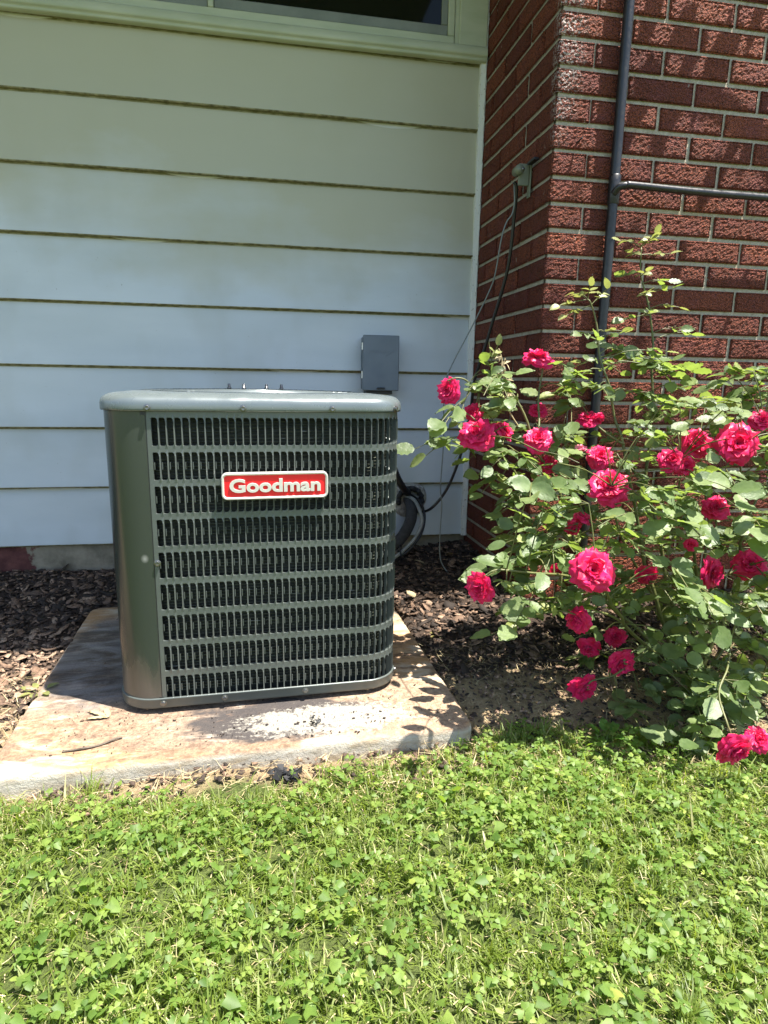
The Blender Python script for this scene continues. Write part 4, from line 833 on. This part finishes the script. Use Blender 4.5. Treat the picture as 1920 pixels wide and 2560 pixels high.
bobj('flower_stalks', ped, CANE)['kind'] = 'stuff'

# ---------------- bark mulch, straw, crumbs ----------------
def chips(n, xr, yr, lo, hi, keep=None, zoff=0, flat=.35):
    x = rng.uniform(*xr, n); y = rng.uniform(*yr, n); k = keep(x, y) if keep else np.ones(n, bool); x, y = x[k], y[k]; n = len(x)
    L_ = rng.uniform(lo, hi, n); W_ = L_ * rng.uniform(.3, .75, n); T_ = rng.uniform(.0015, .004, n); z = gz(x, y) + zoff + rng.uniform(-.002, .010, n)
    a = rng.uniform(0, 6.283, n); tx = rng.normal(0, flat, n); ty = rng.normal(0, flat, n)
    ux = np.stack([np.cos(a), np.sin(a), tx], 1); ux /= np.linalg.norm(ux, axis=1)[:, None]
    vx = np.stack([-np.sin(a), np.cos(a), ty], 1); vx /= np.linalg.norm(vx, axis=1)[:, None]; wx = np.cross(ux, vx)
    t = np.array([(-.5, -.2), (-.15, -.5), (.35, -.42), (.5, .1), (.1, .5), (-.38, .38)])
    V = np.zeros((n, 13, 3)); c0 = np.stack([x, y, z], 1); bd_ = rng.normal(0, .10, n)
    for i in range(6):
        jx = t[i, 0] + rng.normal(0, .09, n); jy = t[i, 1] + rng.normal(0, .09, n)
        p_ = c0 + ux * (jx * L_)[:, None] + vx * (jy * W_)[:, None] + wx * (bd_ * L_ * (jx ** 2 * 4))[:, None]
        V[:, i] = p_ + wx * (T_ / 2)[:, None]; V[:, 6 + i] = p_ - wx * (T_ / 2)[:, None]
    V[:, 12] = c0 + wx * (T_ * rng.uniform(.3, 1.4, n))[:, None]
    F = [(12, i, (i + 1) % 6) for i in range(6)] + [q for i in range(6) for q in ((i, 6 + i, 6 + (i + 1) % 6), (i, 6 + (i + 1) % 6, (i + 1) % 6))]
    F = np.array(F)[None] + (np.arange(n) * 13)[:, None, None]
    return V.reshape(-1, 3), F.reshape(-1, 3), np.repeat(np.clip(rng.uniform(0, 1, n) ** 1.2 + np.where((x < -1.0) & (y < -.4), .28, 0) - np.where((x > -.1) & (y > -.9), .06, 0), 0, 1), 13)  # left chips paler: sunlight on that bed put into their colour
def join(parts):
    V = []; F = []; A = []; b = 0
    for v, f, a in parts: V.append(v); F.append(f + b); A.append(a); b += len(v)
    return np.concatenate(V), np.concatenate(F), np.concatenate(A)
outpad = lambda x, y: ~inpad(x, y, -.004)
def mk_keep(x, y):
    e = -.92 + .06 * np.sin(x * 6) + rng.normal(0, .05, len(x)); return (y > e) & ~inpad(x, y, .004) & ~((x > XT - .0) & (y > YF))
A_ = chips(26000, (-2.4, 2.2), (-1.05, .25), .008, .030, mk_keep); B_ = chips(2200, (-2.2, .8), (-1.0, .25), .03, .055, mk_keep, .004)
f_keep = lambda x, y: (y < -.8) & (y > -1.34 + .03 * np.sin(x * 9)) & ~inpad(x, y, .0); C_ = chips(5200, (-1.8, 1.0), (-1.36, -.8), .006, .020, f_keep, .001)
tag(bigmesh('bark_mulch', *join([A_, B_, C_])[:2], CHIP, join([A_, B_, C_])[2]) if False else bigmesh('bark_mulch', *(lambda J: (J[0], J[1], CHIP, J[2]))(join([A_, B_, C_]))), kind='stuff')
def ribbons(x, y, z, L_, W_, az, pitch, curve, segs=2):
    n = len(x); V = np.zeros((n, (segs + 1) * 2, 3)); d = np.stack([np.cos(az), np.sin(az)], 1); sd = np.stack([-np.sin(az), np.cos(az), np.zeros(n)], 1)
    px, py, pz = x.copy(), y.copy(), z.copy(); pt = pitch.copy()
    for k in range(segs + 1):
        wv = W_ * (1 - (k / segs) ** 2 * .9) * .5; c0 = np.stack([px, py, pz], 1); V[:, 2 * k] = c0 - sd * wv[:, None]; V[:, 2 * k + 1] = c0 + sd * wv[:, None]
        px = px + d[:, 0] * np.cos(pt) * L_ / segs; py = py + d[:, 1] * np.cos(pt) * L_ / segs; pz = pz + np.sin(pt) * L_ / segs; pt = pt - curve
    F = np.array([(2 * k, 2 * k + 1, 2 * k + 3, 2 * k + 2) for k in range(segs)])[None] + (np.arange(n) * (segs + 1) * 2)[:, None, None]
    return V.reshape(-1, 3), F.reshape(-1, 4)
def straw(n, xr, yr, keep, name, lab=None):
    x = rng.uniform(*xr, n); y = rng.uniform(*yr, n); k = keep(x, y); x, y = x[k], y[k]; n = len(x)
    V, F = ribbons(x, y, gz(x, y) + rng.uniform(.002, .014, n), rng.uniform(.015, .06, n), rng.uniform(.0008, .0022, n), rng.uniform(0, 6.28, n), rng.normal(0, .2, n), rng.normal(.05, .2, n), 3)
    return tag(bigmesh(name, V, F, STRAW, np.repeat(rng.uniform(0, 1, n), 8)), kind='stuff')
straw(9000, (-1.9, 1.3), (-1.42, -.72), lambda x, y: ~inpad(x, y, .0), 'dry_straw')
# crumbs and flakes on the pad
def padz(V): return V
n = 0
cv, cf, ca = chips(320, (-1.05, .0), (-1.21, -.95), .001, .0045, lambda x, y: inpad(x, y, -.015)); 
v2, f2, a2 = chips(60, (-.66, -.2), (-1.20, -1.07), .001, .009, lambda x, y: inpad(x, y, -.015)); 
v3, f3, a3 = chips(40, (-1.1, .0), (-1.2, -.2), .002, .010, lambda x, y: inpad(x, y, -.015))
V, F, A = join([(cv, cf, ca), (v2, f2, a2 * .4), (v3, f3, a3)])
V3 = V.reshape(-1, 13, 3); cz = V3.mean(1)[:, 2]; V3[:, :, 2] = (V3[:, :, 2] - cz[:, None]) * .45 + PZ + .0028
tag(bigmesh('pad_litter', V3.reshape(-1, 3), F, CHIP, A * .7), kind='stuff')
def clump(name, x, y, z, s, lab, cat, mat=CHIP, n=9):
    mb = MB()
    for k in range(n):
        p_ = Vector((x + random.gauss(0, s * .5), y + random.gauss(0, s * .3), z + random.uniform(0, s * .25))); q = s * random.uniform(.2, .45)
        v = [p_ + Vector((random.uniform(-1, 1), random.uniform(-1, 1), random.uniform(-.3, .7))) * q for _ in range(6)]; mb.add(v, [(0, 1, 2), (0, 2, 3), (0, 3, 4), (0, 4, 1), (5, 2, 1), (5, 3, 2), (5, 4, 3), (5, 1, 4)])
    return tag(mb.obj(name, mat), lab, cat)
clump('dirt_crumb', -.385, -1.145, PZ + .004, .022, 'dark crumbly clod lying on the pale scale of the pad', 'dirt', BLK)
clump('dirt_crumb', -.392, -1.115, PZ + .004, .012, 'small dark clod nearest the air conditioner on the pad', 'dirt', BLK, 6)
clump('tar_lump', -.47, -1.30, float(gz(-.47, -1.30)) + .008, .045, 'black tarry clod in the soil between pad and lawn', 'dirt', BLK, 26)
mb = MB(); mb.tube(spline([(-.975, -1.178, PZ + .003), (-.93, -1.175, PZ + .005), (-.895, -1.162, PZ + .003), (-.865, -1.145, PZ + .006), (-.852, -1.138, PZ + .003)], 4), .0026, 6); tag(mb.obj('twig', BARK), 'thin dark twig lying on the bright front of the pad', 'twig')
v, f = leafshape(3)
for (x, y, L_, az, nm, lb, mt) in ((-.905, -1.035, .075, .9, 'dead_leaf', 'curled tan dead leaf in the shadow on the pad', DRY),):
    mb = MB()
    for k, da in enumerate((-.5, .1, .7)):
        M = Matrix.Translation((x, y, PZ + .004)) @ Matrix.Rotation(az + da, 4, 'Z') @ Matrix.Diagonal((L_ * .28, L_ * (1 - .2 * abs(k - 1)), L_ * .5, 1)); mb.add([M @ Vector(q) for q in v], f)
    tag(mb.obj(nm, mt, None, True), lb, 'leaf')
for (x, y) in ((.175, -.02), (.06, -.33), (.30, .02)):
    mb = MB(); M = Matrix.Translation((x, y, float(gz(x, y)) + .022)) @ Matrix.Rotation(x * 9, 4, 'Z') @ Matrix.Rotation(.35, 4, 'X') @ Matrix.Scale(.05, 4); mb.add([M @ Vector(q) for q in v], f)
    tag(mb.obj('dead_leaf', DRY, None, True), {.175: 'pale dead leaf on dark mulch below the wall hole', .06: 'tan dead leaf on mulch at the sunlit edge beside the pad', .30: 'dead leaf on dark mulch close to the brick corner'}[x], 'leaf')

# ---------------- lawn ----------------
def edge_y(x): return -1.315 + .045 * np.sin(x * 4.1 + .5) + .02 * np.sin(x * 13) + .055 * sst(-.6, -.1, x) * (1 - sst(.3, .8, x)) - .08 * sst(.3, 1.0, x)
def lawnpts(n, xr=(-2.1, 1.9), yr=(-2.55, -1.18)):
    x = rng.uniform(*xr, n); y = rng.uniform(*yr, n)
    k = (y < edge_y(x) + np.abs(rng.normal(0, .022, n)) * (rng.random(n) < .5)) & ~inpad(x, y, .012); return x[k], y[k]
def patch(x, y, s=1.0):
    return .5 + .5 * np.sin(x * 5.1 * s + np.sin(y * 6.3 * s) * 2) * np.sin(y * 7.3 * s + np.sin(x * 4.1 * s) * 1.7)
x, y = lawnpts(150000); n = len(x); pt = patch(x, y); tall = rng.random(n)
bare = patch(x + 3, y * 1.3, 1.7); k = rng.random(n) < .22 + .78 * np.clip(bare * 1.7, 0, 1); x, y, pt, tall = x[k], y[k], pt[k], tall[k]; n = len(x)
L_ = rng.uniform(.014, .034, n) * (1 + .5 * pt) + .04 * (tall > .985); W_ = rng.uniform(.0015, .0036, n) * (1 + .6 * (tall > .93))
V, F = ribbons(x, y, gz(x, y), L_, W_, rng.uniform(0, 6.28, n), rng.normal(.85, .38, n), rng.normal(.30, .25, n), 3)
tn = 520; cx, cy = lawnpts(1000); cx, cy = cx[:tn], cy[:tn]; reps = rng.integers(8, 34, len(cx)); tx = np.repeat(cx, reps) + rng.normal(0, .010, reps.sum()); ty = np.repeat(cy, reps) + rng.normal(0, .010, reps.sum()); m_ = len(tx)
tl = np.repeat(rng.uniform(.03, .068, len(cx)), reps) * rng.uniform(.6, 1.1, m_)
V2, F2 = ribbons(tx, ty, gz(tx, ty), tl, rng.uniform(.0014, .0036, m_), np.repeat(rng.uniform(0, 6.28, len(cx)), reps) + rng.normal(0, .9, m_), rng.normal(1.05, .25, m_), rng.normal(.32, .15, m_), 3)
tag(bigmesh('grass_tufts', V2, F2, GRASS, np.repeat(np.clip(np.repeat(rng.uniform(.15, .7, len(cx)), reps) + rng.normal(0, .12, m_), 0, 1), 8)), kind='stuff')
tag(bigmesh('grass', V, F, GRASS, np.repeat(np.clip(rng.beta(1.6, 2.2, n) + .12 * (rng.random(n) < .1) * 3, 0, 1), 8)), kind='stuff')
# clover and other small broad leaves
def leaflets(x, y, z, L_, az, tilt, wr=.48, rndv=None):
    n = len(x); t = np.array([(0, 0, 0), (wr * .8, .5, .10), (wr * .75, .92, .13), (0, .84, 0), (-wr * .75, .92, .13), (-wr * .8, .5, .10)])
    d = np.stack([np.cos(az) * np.cos(tilt), np.sin(az) * np.cos(tilt), np.sin(tilt)], 1); s = np.stack([-np.sin(az), np.cos(az), rng.normal(0, .25, n)], 1); s /= np.linalg.norm(s, axis=1)[:, None]; u = np.cross(s, d) * -1
    V = np.zeros((n, 6, 3)); c0 = np.stack([x, y, z], 1)
    for i in range(6): V[:, i] = c0 + (s * t[i, 0] + d * t[i, 1] + u * -t[i, 2]) * L_[:, None]
    F = np.array([(0, 1, 2, 3), (0, 3, 4, 5)])[None] + (np.arange(n) * 6)[:, None, None]; return V.reshape(-1, 3), F.reshape(-1, 4)
x, y = lawnpts(19000); n = len(x); pc = patch(x * 1.1 + 1, y * 1.1, .8) + .7 * sst(-.9, .6, x) * (1 - .6 * sst(-1.35, -1.9, y)); k = rng.random(n) < (.06 + .66 * np.clip(pc, 0, 1) ** 1.5) * (1 - .45 * sst(-.3, -1.2, x) if False else .62 + .38 * sst(-1.3, -.1, x)); x, y = x[k], y[k]; n = len(x)
h = rng.uniform(.010, .024, n) * (.8 + 1.1 * patch(x * 3.1 + 2, y * 3.3)); zz = gz(x, y) + h; az = rng.uniform(0, 6.28, n); L0 = rng.uniform(.006, .0105, n) * (1 + .7 * patch(x * 2 + 9, y * 2)); rn = np.clip(rng.beta(2, 2, n), 0, .90 + .1 * (rng.random(n) < .06)); VV = []; FF = []; AA = []; b = 0
for k in range(3):
    V, F = leaflets(x, y, zz, L0, az + k * 2.094 + rng.normal(0, .15, n), rng.normal(.1, .25, n), .55); VV.append(V); FF.append(F + b); b += len(V); AA.append(np.repeat(rn, 6))
sx, sF = ribbons(x + rng.normal(0, .004, n), y + rng.normal(0, .004, n), gz(x, y), h * 1.02, np.full(n, .0010), az, np.full(n, 1.5), np.zeros(n), 1)
VV.append(sx); FF.append(sF + b); AA.append(np.repeat(rn, 4))
tag(bigmesh('clover', np.concatenate(VV), np.concatenate(FF), CLOVER, np.concatenate(AA)), kind='stuff')
x, y = lawnpts(9000); pk = patch(x * 1.6 + 5, y * 1.4) ; kk = rng.random(len(x)) < .1 + .8 * pk; x, y = x[kk], y[kk]; n = len(x); h = rng.uniform(.01, .036, n); L0 = .010 + .024 * rng.beta(1.3, 2.2, n); rn = np.clip(rng.beta(2, 2.4, n) + .35 * (rng.random(n) < .02), 0, 1)
V, F = leaflets(x, y, gz(x, y) + h, L0, rng.uniform(0, 6.28, n), rng.normal(.15, .35, n), .42); tag(bigmesh('lawn_weeds', V, F, CLOVER, np.repeat(rn, 6)), kind='stuff')
# dry clippings between the blades
x, y = lawnpts(9000); n = len(x); V, F = ribbons(x, y, gz(x, y) + rng.uniform(.002, .012, n), rng.uniform(.01, .03, n), rng.uniform(.0008, .002, n), rng.uniform(0, 6.28, n), rng.normal(.05, .25, n), rng.normal(.1, .2, n), 2)
tag(bigmesh('grass_clippings', V, F, STRAW, np.repeat(rng.uniform(0, 1, n), 6)), kind='stuff')
# wider lawn round about, coarser
x = rng.uniform(-9, 9, 60000); y = rng.uniform(-9, -1.4, 60000); k = ~((x > -2.1) & (x < 1.9) & (y > -2.55)); x, y = x[k], y[k]; n = len(x)
V, F = ribbons(x, y, gz(x, y), rng.uniform(.04, .08, n), rng.uniform(.01, .02, n), rng.uniform(0, 6.28, n), rng.normal(.7, .3, n), rng.normal(.3, .2, n), 2)
tag(bigmesh('outer_grass', V, F, GRASS, np.repeat(rng.beta(1.6, 2.2, n), 6)), kind='stuff')
# single weeds one can point at
def weed(x, y, s, n_, lb, tall=False):
    mb = MB(); z0 = float(gz(x, y))
    for k in range(n_):
        az = k * 2.4 + x; t = random.uniform(.1, .7) if not tall else random.uniform(.6, 1.1); st = Vector((x, y, z0)); d = Vector((math.cos(az) * math.cos(t), math.sin(az) * math.cos(t), math.sin(t)))
        p_ = st + d * s * .7; mb.tube([st, p_], .0009, 4, False); M = lframe(p_, d + Vector((0, 0, -.3)), Vector((-d.x * .5, -d.y * .5, 1)), s * random.uniform(.7, 1)); mb.add([M @ Vector(q) for q in LS[k % 8][0]], LS[k % 8][1])
    return tag(mb.obj('weed', YOUNG if s < .04 and not tall else WEEDM, None, True), lb, 'plant')
WEEDM = leafy('weed_leaf', [(0, (.09, .20, .03)), (.5, (.12, .25, .04)), (1, (.2, .32, .06))], (.35, .6, .05), .4, .42, False)
weed(-1.125, -.86, .034, 9, 'bright green seedling at the left edge of the concrete pad')
weed(.075, -.62, .02, 7, 'tiny green seedling in mulch right of the pad')
weed(.345, -1.27, .040, 5, 'round-leaved weed standing at lawn edge under the roses', True)

# ---------------- leafy bough shading the wing ----------------
tr = empty('tree', (2.35, -1.35, -.2)); tag(tr, 'leafy tree whose bough hangs in front of the brick wing', 'tree')
T0 = Vector(tr.location); mb = MB(); mb.tube(spline([(0, 0, -.1), (.03, .02, 1.2), (-.02, .1, 2.4), (.05, .2, 3.6), (.0, .2, 4.6)], 5), [.11 - .004 * i for i in range(21)], 12); mb.obj('trunk', BARK, tr, True)
cl = []
def bough(P, leavesn, spread):
    mb = MB(); S = spline([Vector(p_) - T0 for p_ in P], 6); mb.tube(S, [.015 - .008 * i / (len(S) - 1) for i in range(len(S))], 7); mb.obj('bough', BARK, tr, True)
    for k in range(leavesn):
        q = S[int(len(S) * .3 + random.random() * len(S) * .7) - 1] + Vector((random.gauss(0, spread), random.gauss(0, spread * .6), random.gauss(0, spread * .35)))
        cl.append(lframe(q, Vector((random.gauss(0, 1), random.gauss(0, 1), random.gauss(-.3, .4))), Vector((random.gauss(0, .5), random.gauss(0, .5), 1)), random.uniform(.05, .08)))
bough([(2.3, -1.2, 2.2), (1.95, -.80, 2.33), (1.6, -.64, 2.27), (1.3, -.60, 2.31), (1.05, -.60, 2.36), (.93, -.60, 2.38)], 26, .045)
bough([(2.36, -1.2, 3.6), (2.0, -1.1, 3.86), (1.7, -1.06, 3.80), (1.45, -1.05, 3.88), (1.15, -1.06, 3.85)], 40, .07)
bough([(2.36, -1.2, 4.2), (2.3, -1.5, 4.5), (2.1, -1.9, 4.6)], 90, .2)
VV = []; tri = []; RR = []
for M in cl:
    v, f = LS[random.randrange(8)]; b = len(VV); VV += [tuple(M @ Vector(q)) for q in v]; RR += [random.random()] * len(v)
    for q in f:
        tri.append((q[0] + b, q[1] + b, q[2] + b))
        if len(q) == 4: tri.append((q[0] + b, q[2] + b, q[3] + b))
tag(bigmesh('crown', np.array(VV), np.array(tri), CLOVER, np.array(RR), tr, True), kind='stuff')
print('objects', len(sc.objects), 'tris', sum(len(o.data.polygons) for o in sc.objects if o.type == 'MESH'))
